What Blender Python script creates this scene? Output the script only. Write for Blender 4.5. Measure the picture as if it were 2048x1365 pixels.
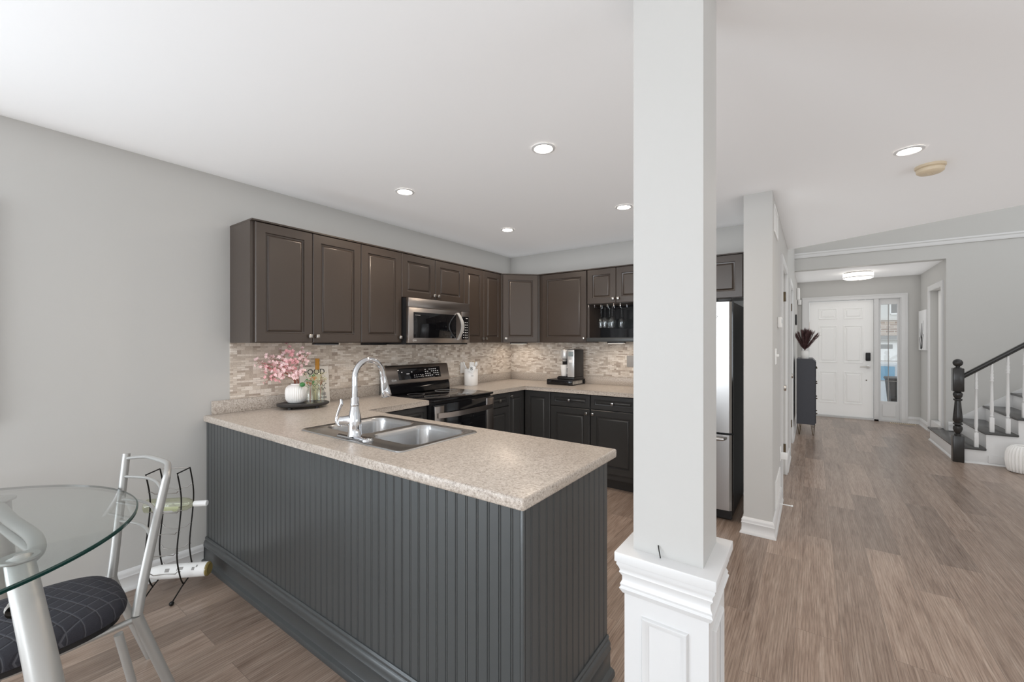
import bpy, bmesh, math, random
from mathutils import Vector, Matrix
PI = math.pi
for o in list(bpy.data.objects):
    bpy.data.objects.remove(o)
sc = bpy.context.scene
C = sc.collection
random.seed(7)

# ------------------------------------------------------------------ camera
CAMX, CAMH = 3.093, 1.376
YAW = math.atan2(600, 840)
cam = bpy.data.cameras.new('camera')
cam.sensor_fit = 'HORIZONTAL'
cam.sensor_width = 36.0
cam.lens = 36.0 * 840.0 / 2048.0
cam.shift_y = 2.5 / 2048.0
cam.clip_start = 0.02
camo = bpy.data.objects.new('camera', cam)
C.objects.link(camo)
camo.location = (CAMX, 0, CAMH)
camo.rotation_euler = (PI / 2, 0, YAW)
sc.camera = camo

# ------------------------------------------------------------------ colour management
sc.view_settings.view_transform = 'Standard'
sc.view_settings.look = 'None'
sc.view_settings.gamma = 1
sc.view_settings.use_curve_mapping = False
sc.view_settings.exposure = 0.0
try:
    sc.cycles.use_denoising = True
    sc.cycles.use_fast_gi = True
    sc.cycles.fast_gi_method = 'ADD'
    sc.cycles.max_bounces = 10
    sc.cycles.diffuse_bounces = 6
    sc.cycles.transparent_max_bounces = 16
    sc.cycles.sample_clamp_indirect = 6.0
    sc.cycles.caustics_reflective = False
except Exception:
    pass

# ------------------------------------------------------------------ world, daylight and added fill
w = bpy.data.worlds.new('world')
sc.world = w
w.use_nodes = True
wb = w.node_tree.nodes['Background']
wb.inputs[0].default_value = (0.90, 0.95, 1.0, 1)
wb.inputs[1].default_value = 1.0
w.light_settings.ao_factor = 0.25
w.light_settings.distance = 0.14

def area(name, loc, rot, sx, sy, power, col=(1, 1, 1)):
    l = bpy.data.lights.new(name, 'AREA')
    l.shape = 'RECTANGLE'
    l.size, l.size_y = sx, sy
    l.energy = power
    l.color = col
    o = bpy.data.objects.new(name, l)
    C.objects.link(o)
    o.location = loc
    o.rotation_euler = rot
    return o
DAY = (0.88, 0.94, 1.0)
# daylight lamps in the rear windows, then added fill at left wall and stairwell
area('rear_daylight', (1.45, -4.68, 1.30), (PI / 2, 0, 0), 2.2, 1.6, 100, DAY)
area('window_daylight', (5.00, -4.68, 1.35), (PI / 2, 0, 0), 2.3, 1.6, 16, DAY)
area('left_fill', (-0.08, -1.85, 1.10), (PI / 2, 0, -PI / 2), 2.0, 2.0, 80, (0.80, 0.90, 1.0))  # added lamp in an invented opening, brightens the left floor
area('stairwell_fill', (6.78, 6.3, 3.9), (PI / 2, 0, PI / 2), 2.0, 1.6, 18, DAY)  # added lamp at an unseen upper window, brightens the stairwell
# added fill lamps tilted up inside the openings to brighten the ceiling
area('left_ceiling_fill', (0.02, -1.85, 0.42), (PI / 2 + 1.15, 0, -PI / 2), 2.0, 0.5, 46, DAY)
area('side_ceiling_fill', (6.70, 1.3, 0.90), (PI / 2 + 0.75, 0, PI / 2), 2.4, 0.4, 18, DAY)

# ------------------------------------------------------------------ material helpers
def mat(name, col, rough=0.5, metal=0.0, spec=None, coat=0.0, emit=None, es=0.0):
    m = bpy.data.materials.new(name)
    m.use_nodes = True
    b = m.node_tree.nodes['Principled BSDF']
    b.inputs['Base Color'].default_value = (*col, 1)
    b.inputs['Roughness'].default_value = rough
    b.inputs['Metallic'].default_value = metal
    if spec is not None:
        b.inputs['Specular IOR Level'].default_value = spec
    if coat:
        b.inputs['Coat Weight'].default_value = coat
        b.inputs['Coat Roughness'].default_value = 0.1
    if emit:
        b.inputs['Emission Color'].default_value = (*emit, 1)
        b.inputs['Emission Strength'].default_value = es
    return m
def nd(m, t, **kw):
    n = m.node_tree.nodes.new(t)
    for k, v in kw.items():
        setattr(n, k, v)
    return n
def lk(m, a, b):
    m.node_tree.links.new(a, b)
def bsdf(m):
    return m.node_tree.nodes['Principled BSDF']
def coords(m, scale=(1, 1, 1), rot=(0, 0, 0), kind='Object'):
    t = nd(m, 'ShaderNodeTexCoord')
    mp = nd(m, 'ShaderNodeMapping')
    mp.inputs['Scale'].default_value = scale
    mp.inputs['Rotation'].default_value = rot
    lk(m, t.outputs[kind], mp.inputs[0])
    return mp.outputs[0]
def noise(m, vec, scale, detail=3, rough=0.5, dim='3D'):
    n = nd(m, 'ShaderNodeTexNoise', noise_dimensions=dim)
    n.inputs['Scale'].default_value = scale
    n.inputs['Detail'].default_value = detail
    n.inputs['Roughness'].default_value = rough
    lk(m, vec, n.inputs['Vector'])
    return n
def ramp(m, fac, stops, interp='LINEAR'):
    r = nd(m, 'ShaderNodeValToRGB')
    r.color_ramp.interpolation = interp
    e = r.color_ramp.elements
    while len(e) < len(stops):
        e.new(0.5)
    for i, (p, c) in enumerate(stops):
        e[i].position = p
        e[i].color = (*c, 1)
    lk(m, fac, r.inputs[0])
    return r.outputs[0]
def bump(m, height, strength=0.2, dist=0.002):
    b = nd(m, 'ShaderNodeBump')
    b.inputs['Strength'].default_value = strength
    b.inputs['Distance'].default_value = dist
    lk(m, height, b.inputs['Height'])
    lk(m, b.outputs[0], bsdf(m).inputs['Normal'])
def mixc(m, fac, a, b, mode='MIX'):
    x = nd(m, 'ShaderNodeMix', data_type='RGBA', blend_type=mode)
    if isinstance(fac, (int, float)):
        x.inputs[0].default_value = fac
    else:
        lk(m, fac, x.inputs[0])
    for k, v in ((6, a), (7, b)):
        if isinstance(v, tuple):
            x.inputs[k].default_value = (*v, 1)
        else:
            lk(m, v, x.inputs[k])
    return x.outputs[2]
def math_(m, op, a, b=None):
    x = nd(m, 'ShaderNodeMath', operation=op)
    for k, v in ((0, a), (1, b)):
        if v is None:
            continue
        if isinstance(v, (int, float)):
            x.inputs[k].default_value = v
        else:
            lk(m, v, x.inputs[k])
    return x.outputs[0]
def thin_glass(name, tint, refl=0.05, rough=0.02, edge=0.8):
    m = bpy.data.materials.new(name)
    m.use_nodes = True
    nt = m.node_tree
    for n in list(nt.nodes):
        if n.type == 'BSDF_PRINCIPLED':
            nt.nodes.remove(n)
    out = [n for n in nt.nodes if n.type == 'OUTPUT_MATERIAL'][0]
    tr = nd(m, 'ShaderNodeBsdfTransparent')
    tr.inputs[0].default_value = (*tint, 1)
    gl = nd(m, 'ShaderNodeBsdfGlossy')
    gl.inputs['Roughness'].default_value = rough
    lw = nd(m, 'ShaderNodeLayerWeight')
    lw.inputs[0].default_value = 0.5
    f = math_(m, 'POWER', lw.outputs['Facing'], 4.0)
    f = math_(m, 'MULTIPLY', f, edge)
    f = math_(m, 'ADD', f, refl)
    f = math_(m, 'MINIMUM', f, 0.9)
    mx = nd(m, 'ShaderNodeMixShader')
    lk(m, f, mx.inputs[0])
    lk(m, tr.outputs[0], mx.inputs[1])
    lk(m, gl.outputs[0], mx.inputs[2])
    lk(m, mx.outputs[0], out.inputs[0])
    return m

M = {}
def paint(name, col, rough=0.6, bs=0.05, sc_=220):
    m = mat(name, col, rough)
    n = noise(m, coords(m), sc_, 2)
    bump(m, n.outputs[0], bs, 0.001)
    M[name] = m
    return m
paint('wall_paint', (0.475, 0.469, 0.453), 0.55)
paint('ceiling_paint', (0.865, 0.872, 0.88), 0.8)
paint('bounce_white', (0.84, 0.84, 0.83), 0.6)  # unseen walls made white to bounce more light into the room
paint('white_trim', (0.635, 0.635, 0.633), 0.32, 0.02)
paint('door_white', (0.88, 0.88, 0.87), 0.35, 0.02)
# dark satin cabinet paint with brush texture
m = mat('cabinet_paint', (0.052, 0.0385, 0.0305), 0.30, spec=0.65)
n = noise(m, coords(m), 110, 3)
bump(m, n.outputs[0], 0.16, 0.0015)
M['cabinet_paint'] = m
m = mat('slate_paint_shaded', (0.034, 0.0335, 0.033), 0.30)  # the slate paint again, darkened for the weaker light on the base cabinets
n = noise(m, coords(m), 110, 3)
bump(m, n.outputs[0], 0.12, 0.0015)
M['slate_paint_shaded'] = m
m = mat('slate_paint', (0.055, 0.059, 0.060), 0.30)
n = noise(m, coords(m), 60, 3)
bump(m, n.outputs[0], 0.06, 0.0015)
M['slate_paint'] = m
# speckled laminate worktop
m = mat('laminate', (0.5, 0.45, 0.4), 0.33)
v = coords(m)
n1 = noise(m, v, 120, 4, 0.65)
n2 = noise(m, v, 420, 2, 0.5)
n3 = noise(m, v, 14, 3)
c = ramp(m, n1.outputs[0], [(0.33, (0.22, 0.18, 0.145)), (0.45, (0.41, 0.355, 0.305)), (0.58, (0.51, 0.455, 0.40)), (0.72, (0.66, 0.62, 0.565))])
c2 = ramp(m, n2.outputs[0], [(0.36, (0.45, 0.40, 0.36)), (0.5, (1, 1, 1))])
c = mixc(m, 0.7, c, c2, 'MULTIPLY')
c = mixc(m, math_(m, 'MULTIPLY', n3.outputs[0], 0.25), c, (0.56, 0.51, 0.46))
lk(m, c, bsdf(m).inputs['Base Color'])
M['laminate'] = m
# vinyl planks running along the hall
m = mat('planks', (0.3, 0.26, 0.22), 0.30)
t = nd(m, 'ShaderNodeTexCoord')
sp = nd(m, 'ShaderNodeSeparateXYZ')
lk(m, t.outputs['Object'], sp.inputs[0])
cb = nd(m, 'ShaderNodeCombineXYZ')
lk(m, sp.outputs[1], cb.inputs[0])
lk(m, sp.outputs[0], cb.inputs[1])
br = nd(m, 'ShaderNodeTexBrick')
br.offset = 0.37
br.inputs['Color1'].default_value = (0, 0, 0, 1)
br.inputs['Color2'].default_value = (1, 1, 1, 1)
br.inputs['Mortar'].default_value = (0.5, 0.5, 0.5, 1)
br.inputs['Scale'].default_value = 1.0
br.inputs['Brick Width'].default_value = 1.22
br.inputs['Row Height'].default_value = 0.178
br.inputs['Mortar Size'].default_value = 0.0012
br.inputs['Mortar Smooth'].default_value = 0.2
lk(m, cb.outputs[0], br.inputs['Vector'])
mp = nd(m, 'ShaderNodeMapping')
mp.inputs['Scale'].default_value = (16, 1.1, 16)
lk(m, t.outputs['Object'], mp.inputs[0])
g = nd(m, 'ShaderNodeTexNoise', noise_dimensions='4D')
g.inputs['Scale'].default_value = 2.2
g.inputs['Detail'].default_value = 7
g.inputs['Roughness'].default_value = 0.62
g.inputs['Distortion'].default_value = 0.6
lk(m, mp.outputs[0], g.inputs['Vector'])
lk(m, math_(m, 'MULTIPLY', br.outputs['Color'], 37.0), g.inputs['W'])
mp2 = nd(m, 'ShaderNodeMapping')
mp2.inputs['Scale'].default_value = (95, 2.6, 95)
lk(m, t.outputs['Object'], mp2.inputs[0])
g2 = noise(m, mp2.outputs[0], 3, 3)
base = ramp(m, g.outputs[0], [(0.28, (0.155, 0.110, 0.085)), (0.44, (0.245, 0.186, 0.149)), (0.57, (0.292, 0.230, 0.188)), (0.74, (0.350, 0.290, 0.246))])
tone = ramp(m, br.outputs['Color'], [(0.0, (0.78, 0.765, 0.755)), (0.5, (1.02, 1.005, 0.99)), (1.0, (1.22, 1.205, 1.19))])
c = mixc(m, 1.0, base, tone, 'MULTIPLY')
off = nd(m, 'ShaderNodeVectorMath', operation='ADD')
lk(m, t.outputs['Object'], off.inputs[0])
offs = nd(m, 'ShaderNodeCombineXYZ')
lk(m, math_(m, 'MULTIPLY', br.outputs['Color'], 7.3), offs.inputs[0])
lk(m, math_(m, 'MULTIPLY', br.outputs['Color'], 31.0), offs.inputs[1])
lk(m, offs.outputs[0], off.inputs[1])
mp3 = nd(m, 'ShaderNodeMapping')
mp3.inputs['Scale'].default_value = (1.0, 0.075, 1.0)
lk(m, off.outputs[0], mp3.inputs[0])
wv = nd(m, 'ShaderNodeTexWave', wave_type='BANDS', bands_direction='X')
wv.inputs['Scale'].default_value = 26
wv.inputs['Distortion'].default_value = 11
wv.inputs['Detail'].default_value = 3
wv.inputs['Detail Scale'].default_value = 0.55
lk(m, mp3.outputs[0], wv.inputs['Vector'])
rings = ramp(m, wv.outputs['Color'], [(0.0, (0.78, 0.75, 0.73)), (0.35, (0.97, 0.96, 0.95)), (1.0, (1.05, 1.05, 1.05))])
c = mixc(m, 0.75, c, rings, 'MULTIPLY')
fine = ramp(m, g2.outputs[0], [(0.38, (0.70, 0.67, 0.65)), (0.55, (1.04, 1.03, 1.03))])
c = mixc(m, 0.8, c, fine, 'MULTIPLY')
c = mixc(m, math_(m, 'MULTIPLY', br.outputs['Fac'], 0.5), c, (0.10, 0.08, 0.065))
lk(m, c, bsdf(m).inputs['Base Color'])
bump(m, math_(m, 'SUBTRACT', g2.outputs[0], br.outputs['Fac']), 0.16, 0.0015)
M['planks'] = m
# stacked stone mosaic, two strip heights mixed
def mosaic(name, along_x):
    m = mat(name, (0.5, 0.45, 0.4), 0.45)
    t = nd(m, 'ShaderNodeTexCoord')
    sp = nd(m, 'ShaderNodeSeparateXYZ')
    lk(m, t.outputs['Object'], sp.inputs[0])
    cb = nd(m, 'ShaderNodeCombineXYZ')
    lk(m, sp.outputs[0 if along_x else 1], cb.inputs[0])
    lk(m, sp.outputs[2], cb.inputs[1])
    def brick(wd, h, off, fr):
        b = nd(m, 'ShaderNodeTexBrick')
        b.offset = off
        b.offset_frequency = fr
        b.inputs['Color1'].default_value = (0, 0, 0, 1)
        b.inputs['Color2'].default_value = (1, 1, 1, 1)
        b.inputs['Mortar'].default_value = (0.3, 0.3, 0.3, 1)
        b.inputs['Scale'].default_value = 1
        b.inputs['Brick Width'].default_value = wd
        b.inputs['Row Height'].default_value = h
        b.inputs['Mortar Size'].default_value = 0.0007
        lk(m, cb.outputs[0], b.inputs['Vector'])
        return b
    a = brick(0.048, 0.0135, 0.5, 2)
    b = brick(0.048, 0.027, 0.5, 2)
    blk = brick(0.096, 0.054, 0.5, 2)
    sel = math_(m, 'GREATER_THAN', blk.outputs['Color'], 0.62)
    val = mixc(m, sel, a.outputs['Color'], b.outputs['Color'])
    mort = mixc(m, sel, a.outputs['Fac'], b.outputs['Fac'])
    c = ramp(m, val, [(0.0, (0.36, 0.295, 0.245)), (0.2, (0.50, 0.43, 0.365)), (0.45, (0.60, 0.53, 0.455)), (0.7, (0.67, 0.605, 0.535)), (1.0, (0.76, 0.705, 0.64))])
    nn = noise(m, cb.outputs[0], 130, 4)
    c = mixc(m, 0.35, c, ramp(m, nn.outputs[0], [(0.3, (0.6, 0.55, 0.5)), (0.65, (1.08, 1.05, 1.02))]), 'MULTIPLY')
    c = mixc(m, math_(m, 'MULTIPLY', mort, 0.45), c, (0.30, 0.25, 0.21))
    lk(m, c, bsdf(m).inputs['Base Color'])
    bump(m, math_(m, 'SUBTRACT', val, mort), 0.35, 0.004)
    return m
M['mosaic_y'] = mosaic('mosaic_y', False)
M['mosaic_x'] = mosaic('mosaic_x', True)
# metals and plastics
M['steel'] = mat('steel', (0.52, 0.515, 0.51), 0.30, 1.0)
M['steel_warm'] = mat('steel_warm', (0.47, 0.430, 0.405), 0.28, 1.0)
M['sink_steel'] = mat('sink_steel', (0.55, 0.55, 0.55), 0.26, 1.0)
M['silver'] = mat('silver', (0.66, 0.66, 0.655), 0.32, 0.55)
M['chrome'] = mat('chrome', (0.70, 0.71, 0.73), 0.06, 1.0)
M['pewter'] = mat('pewter', (0.62, 0.60, 0.57), 0.28, 1.0)
M['black_gloss'] = mat('black_gloss', (0.006, 0.006, 0.007), 0.06)
M['black_glass'] = mat('black_glass', (0.004, 0.004, 0.005), 0.03)
M['black_plastic'] = mat('black_plastic', (0.012, 0.012, 0.013), 0.38)
M['black_wire'] = mat('black_wire', (0.012, 0.011, 0.010), 0.35, 0.3)
M['steel_wire'] = mat('steel_wire', (0.30, 0.28, 0.26), 0.35, 0.8)
M['chair_metal'] = mat('chair_metal', (0.43, 0.425, 0.41), 0.38, 0.5)
M['white_plastic'] = mat('white_plastic', (0.80, 0.80, 0.79), 0.35)
M['white_ceramic'] = mat('white_ceramic', (0.82, 0.81, 0.79), 0.22)
M['matte_ceramic'] = mat('matte_ceramic', (0.78, 0.77, 0.75), 0.6)
M['cream_plastic'] = mat('cream_plastic', (0.62, 0.52, 0.38), 0.45)
M['print_white'] = mat('print_white', (0.75, 0.75, 0.75), 0.4)
M['print_black'] = mat('print_black', (0.015, 0.015, 0.015), 0.5)
M['print_grey'] = mat('print_grey', (0.30, 0.29, 0.28), 0.5)
M['slate_tray'] = mat('slate_tray', (0.035, 0.034, 0.034), 0.55)
M['navy_grey'] = mat('navy_grey', (0.050, 0.052, 0.062), 0.45)
M['stair_dark'] = mat('stair_dark', (0.050, 0.049, 0.048), 0.25)
M['newel_dark'] = mat('newel_dark', (0.022, 0.021, 0.020), 0.22)
M['brass_dark'] = mat('brass_dark', (0.12, 0.09, 0.055), 0.35, 0.8)
M['lamp_lit'] = mat('lamp_lit', (1, 1, 1), 0.5, emit=(1.0, 0.90, 0.78), es=40)
M['shade_lit'] = mat('shade_lit', (1, 1, 1), 0.5, emit=(1.0, 0.95, 0.88), es=1.9)
M['bar_lit'] = mat('bar_lit', (1, 1, 1), 0.5, emit=(1.0, 0.90, 0.78), es=1.0)
M['screen'] = mat('screen', (0.22, 0.26, 0.27), 0.15)
M['pink'] = mat('pink', (0.80, 0.42, 0.44), 0.65)
M['pink_pale'] = mat('pink_pale', (0.86, 0.62, 0.62), 0.65)
M['twig'] = mat('twig', (0.30, 0.10, 0.06), 0.7)
M['leaf'] = mat('leaf', (0.05, 0.20, 0.06), 0.4)
M['dried'] = mat('dried', (0.48, 0.45, 0.30), 0.8)
M['ochre'] = mat('ochre', (0.50, 0.22, 0.05), 0.5)
M['amber'] = mat('amber', (0.42, 0.20, 0.03), 0.2)
M['paper'] = mat('paper', (0.70, 0.66, 0.60), 0.6)
M['mauve'] = mat('mauve', (0.115, 0.062, 0.062), 0.85)
M['glass_clear'] = thin_glass('glass_clear', (0.97, 0.98, 0.98), 0.06)
M['glass_pane'] = thin_glass('glass_pane', (0.97, 0.985, 0.985), 0.04, edge=0.6)
M['glass_table'] = thin_glass('glass_table', (0.965, 0.985, 0.98), 0.05, edge=0.75)
M['glass_wine'] = thin_glass('glass_wine', (0.93, 0.945, 0.83), 0.07)
M['glass_edge'] = mat('glass_edge', (0.006, 0.032, 0.027), 0.08)
M['wood_light'] = mat('wood_light', (0.62, 0.47, 0.30), 0.5)
M['gold_glass'] = mat('gold_glass', (0.22, 0.17, 0.06), 0.15)
# quilted grey seat cloth
m = mat('quilt', (0.045, 0.045, 0.055), 0.85)
t = nd(m, 'ShaderNodeTexCoord')
sp = nd(m, 'ShaderNodeSeparateXYZ')
lk(m, t.outputs['Object'], sp.inputs[0])
def stripes(a, b, per):
    s = math_(m, 'ADD', math_(m, 'MULTIPLY', sp.outputs[0], a / per), math_(m, 'MULTIPLY', sp.outputs[1], b / per))
    f = math_(m, 'FRACT', math_(m, 'ADD', s, 20.0))
    return math_(m, 'ABSOLUTE', math_(m, 'SUBTRACT', f, 0.5))
s1, s2 = stripes(0.86, 0.5, 0.042), stripes(0.35, -0.94, 0.042)
mn = math_(m, 'MINIMUM', s1, s2)
ln = math_(m, 'LESS_THAN', mn, 0.035)
nn = noise(m, t.outputs['Object'], 400, 2)
c = mixc(m, nn.outputs[0], (0.013, 0.013, 0.019), (0.036, 0.036, 0.045))
c = mixc(m, ln, c, (0.070, 0.070, 0.080))
lk(m, c, bsdf(m).inputs['Base Color'])
bump(m, math_(m, 'MINIMUM', mn, 0.12), 0.8, 0.03)
M['quilt'] = m

# ------------------------------------------------------------------ mesh builder
class MB:
    def __init__(self, T=None):
        self.bm = bmesh.new()
        self.T = T or Matrix.Identity(4)
    def v(self, p):
        return self.bm.verts.new(self.T @ Vector(p))
    def f(self, vs):
        try:
            return self.bm.faces.new(vs)
        except ValueError:
            return None
    def box(self, x0, x1, y0, y1, z0, z1, bev=0.0, seg=2):
        vs = [self.v(p) for p in ((x0, y0, z0), (x1, y0, z0), (x1, y1, z0), (x0, y1, z0), (x0, y0, z1), (x1, y0, z1), (x1, y1, z1), (x0, y1, z1))]
        fs = [self.f([vs[i] for i in q]) for q in ((0, 3, 2, 1), (4, 5, 6, 7), (0, 1, 5, 4), (1, 2, 6, 5), (2, 3, 7, 6), (3, 0, 4, 7))]
        if bev:
            es = set(e for f in fs for e in f.edges)
            bmesh.ops.bevel(self.bm, geom=list(es), offset=bev, segments=seg, profile=0.5, affect='EDGES')
        return self
    def prism(self, poly, z0, z1):
        a = [self.v((x, y, z0)) for x, y in poly]
        b = [self.v((x, y, z1)) for x, y in poly]
        n = len(poly)
        self.f(list(reversed(a)))
        self.f(b)
        for i in range(n):
            self.f([a[i], a[(i + 1) % n], b[(i + 1) % n], b[i]])
        return self
    def tube(self, pts, r, seg=10, caps=True, closed=False, smooth=0):
        pts = [Vector(p) for p in pts]
        rs = list(r) if isinstance(r, (list, tuple)) else [r] * len(pts)
        if smooth:
            pts, rs = catmull(pts, rs, smooth, closed)
        n = len(pts)
        rings = []
        up = None
        for i in range(n):
            if closed:
                d = pts[(i + 1) % n] - pts[i - 1]
            else:
                d = pts[min(i + 1, n - 1)] - pts[max(i - 1, 0)]
            d.normalize()
            if up is None:
                up = Vector((0, 0, 1)) if abs(d.z) < 0.9 else Vector((1, 0, 0))
            a = d.cross(up)
            if a.length < 1e-6:
                a = d.orthogonal()
            a.normalize()
            b = a.cross(d)
            b.normalize()
            up = b
            rings.append([self.v(pts[i] + (a * math.cos(2 * PI * k / seg) + b * math.sin(2 * PI * k / seg)) * rs[i]) for k in range(seg)])
        m = n if closed else n - 1
        for i in range(m):
            A, B = rings[i], rings[(i + 1) % n]
            for k in range(seg):
                self.f([A[k], A[(k + 1) % seg], B[(k + 1) % seg], B[k]])
        if caps and not closed:
            self.f(rings[0][::-1])
            self.f(rings[-1])
        return self
    def lathe(self, prof, c=(0, 0, 0), seg=28, ax=None, flute=None):
        # prof: (radius, height) pairs; ax: matrix turning z onto another axis
        R = ax or Matrix.Identity(4)
        rings = []
        for r, z in prof:
            if r < 1e-6:
                rings.append([self.v(Vector(c) + R @ Vector((0, 0, z)))])
            else:
                ring = []
                for k in range(seg):
                    a = 2 * PI * k / seg
                    rr = r * (1 + (flute[1] * (abs(math.cos(flute[0] * a / 2)) - 0.7) if flute and flute[2] <= z <= flute[3] else 0))
                    ring.append(self.v(Vector(c) + R @ Vector((rr * math.cos(a), rr * math.sin(a), z))))
                rings.append(ring)
        for A, B in zip(rings, rings[1:]):
            if len(A) == 1 and len(B) == 1:
                continue
            if len(A) == 1:
                for k in range(seg):
                    self.f([A[0], B[k], B[(k + 1) % seg]])
            elif len(B) == 1:
                for k in range(seg):
                    self.f([A[k], A[(k + 1) % seg], B[0]])
            else:
                for k in range(seg):
                    self.f([A[k], A[(k + 1) % seg], B[(k + 1) % seg], B[k]])
        return self
    def sphere(self, c, r, sz=1.0, seg=16, rings=8):
        return self.lathe([(r * math.sin(PI * i / rings), -r * sz * math.cos(PI * i / rings)) for i in range(rings + 1)], c, seg)
    def sweep(self, prof, path, closed=False):
        # prof: (out, z) pairs; out is to the right of the walking direction of the xy path
        n = len(path)
        P = [Vector((p[0], p[1])) for p in path]
        nrm = []
        for i in range(n):
            ds = []
            if closed or i > 0:
                ds.append((P[i] - P[i - 1]).normalized())
            if closed or i < n - 1:
                ds.append((P[(i + 1) % n] - P[i]).normalized())
            ns = [Vector((d.y, -d.x)) for d in ds]
            if len(ns) == 1:
                nrm.append(ns[0])
            else:
                s = ns[0] + ns[1]
                nrm.append(s / (1 + ns[0].dot(ns[1])))
        rows = [[self.v((P[i].x + nrm[i].x * o, P[i].y + nrm[i].y * o, z)) for o, z in prof] for i in range(n)]
        m = n if closed else n - 1
        k = len(prof)
        for i in range(m):
            A, B = rows[i], rows[(i + 1) % n]
            for j in range(k):
                self.f([A[j], A[(j + 1) % k], B[(j + 1) % k], B[j]])
        if not closed:
            self.f(rows[0])
            self.f(rows[-1][::-1])
        return self
    def panel(self, wd, ht, th, frame=0.055, x0=0.0, z0=0.0, raised=True):
        # raised panel front in the xz plane, front face towards -y, back at y=0
        rg = [(0, 0.0), (0, th - 0.004), (0.004, th), (frame, th), (frame + 0.003, th - 0.008), (frame + 0.012, th - 0.010)]
        if raised:
            rg += [(frame + 0.016, th - 0.0065), (frame + 0.021, th - 0.001), (frame + 0.024, th + 0.0004), (frame + 0.028, th + 0.0004)]
        rows = []
        for i, d in rg:
            rows.append([self.v((x0 + a, -d, z0 + b)) for a, b in ((i, i), (wd - i, i), (wd - i, ht - i), (i, ht - i))])
        self.f(rows[0])
        for A, B in zip(rows, rows[1:]):
            for k in range(4):
                self.f([A[k], A[(k + 1) % 4], B[(k + 1) % 4], B[k]])
        self.f(rows[-1])
        return self
def catmull(pts, rs, sub, closed=False):
    n = len(pts)
    op, orr = [], []
    m = n if closed else n - 1
    for i in range(m):
        g = (lambda k: pts[k % n]) if closed else (lambda k: pts[min(max(k, 0), n - 1)])
        p0, p1, p2, p3 = g(i - 1), g(i), g(i + 1), g(i + 2)
        for s in range(sub):
            t = s / sub
            op.append(0.5 * ((2 * p1) + (p2 - p0) * t + (2 * p0 - 5 * p1 + 4 * p2 - p3) * t * t + (3 * p1 - p0 - 3 * p2 + p3) * t ** 3))
            orr.append(rs[i] * (1 - t) + rs[(i + 1) % n] * t)
    if not closed:
        op.append(pts[-1])
        orr.append(rs[-1])
    return op, orr

def obj(name, mb, material, parent=None, smooth=True, loc=None, mats=None):
    me = bpy.data.meshes.new(name)
    bmesh.ops.recalc_face_normals(mb.bm, faces=mb.bm.faces[:])
    mb.bm.to_mesh(me)
    mb.bm.free()
    for mm in (mats or [material]):
        me.materials.append(M[mm] if isinstance(mm, str) else mm)
    if smooth and len(me.polygons):
        me.polygons.foreach_set('use_smooth', [True] * len(me.polygons))
        me.set_sharp_from_angle(angle=math.radians(38))
    o = bpy.data.objects.new(name, me)
    C.objects.link(o)
    if parent:
        o.parent = parent
    if loc:
        o.location = loc
    return o
def tag(o, label, cat, group=None, kind=None):
    o['label'] = label
    o['category'] = cat
    if group:
        o['group'] = group
    if kind:
        o['kind'] = kind
    return o
def thing(name, label, cat, loc=(0, 0, 0), rotz=0, group=None):
    o = bpy.data.objects.new(name, None)
    C.objects.link(o)
    o.location = loc
    o.rotation_euler = (0, 0, rotz)
    o.empty_display_size = 0.1
    return tag(o, label, cat, group)
def struct(name, mb, material, parent=None, smooth=False, mats=None):
    o = obj(name, mb, material, parent, smooth, mats=mats)
    if not parent:
        o['kind'] = 'structure'
    return o
def dup(root, loc, rotz=None, label=None):
    r = root.copy()
    C.objects.link(r)
    r.location = loc
    if rotz is not None:
        r.rotation_euler = (0, 0, rotz)
    if label:
        r['label'] = label
    for ch in list(root.children):
        c = ch.copy()
        C.objects.link(c)
        c.parent = r
        for g_ in list(ch.children):
            d = g_.copy()
            C.objects.link(d)
            d.parent = c
    return r
def text(name, s, size, material, parent, mtx, depth=0.0006, align='CENTER'):
    cu = bpy.data.curves.new(name, 'FONT')
    cu.body = s
    cu.size = size
    cu.align_x = align
    cu.align_y = 'CENTER'
    cu.extrude = depth
    to = bpy.data.objects.new(name, cu)
    C.objects.link(to)
    dg = bpy.context.evaluated_depsgraph_get()
    me = bpy.data.meshes.new_from_object(to.evaluated_get(dg))
    bpy.data.objects.remove(to)
    bpy.data.curves.remove(cu)
    me.transform(mtx)
    me.materials.clear()
    me.materials.append(M[material])
    o = bpy.data.objects.new(name, me)
    C.objects.link(o)
    o.parent = parent
    return o
def face_m(x, y, z, flip=False):
    # text plane standing up, reading along local +x, facing local -y
    return Matrix.Translation((x, y, z)) @ Matrix.Rotation(PI / 2, 4, 'X')
AX_Y = Matrix.Rotation(PI / 2, 4, 'X')      # z axis turned to -y
AX_X = Matrix.Rotation(PI / 2, 4, 'Y')      # z axis turned to +x

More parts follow.
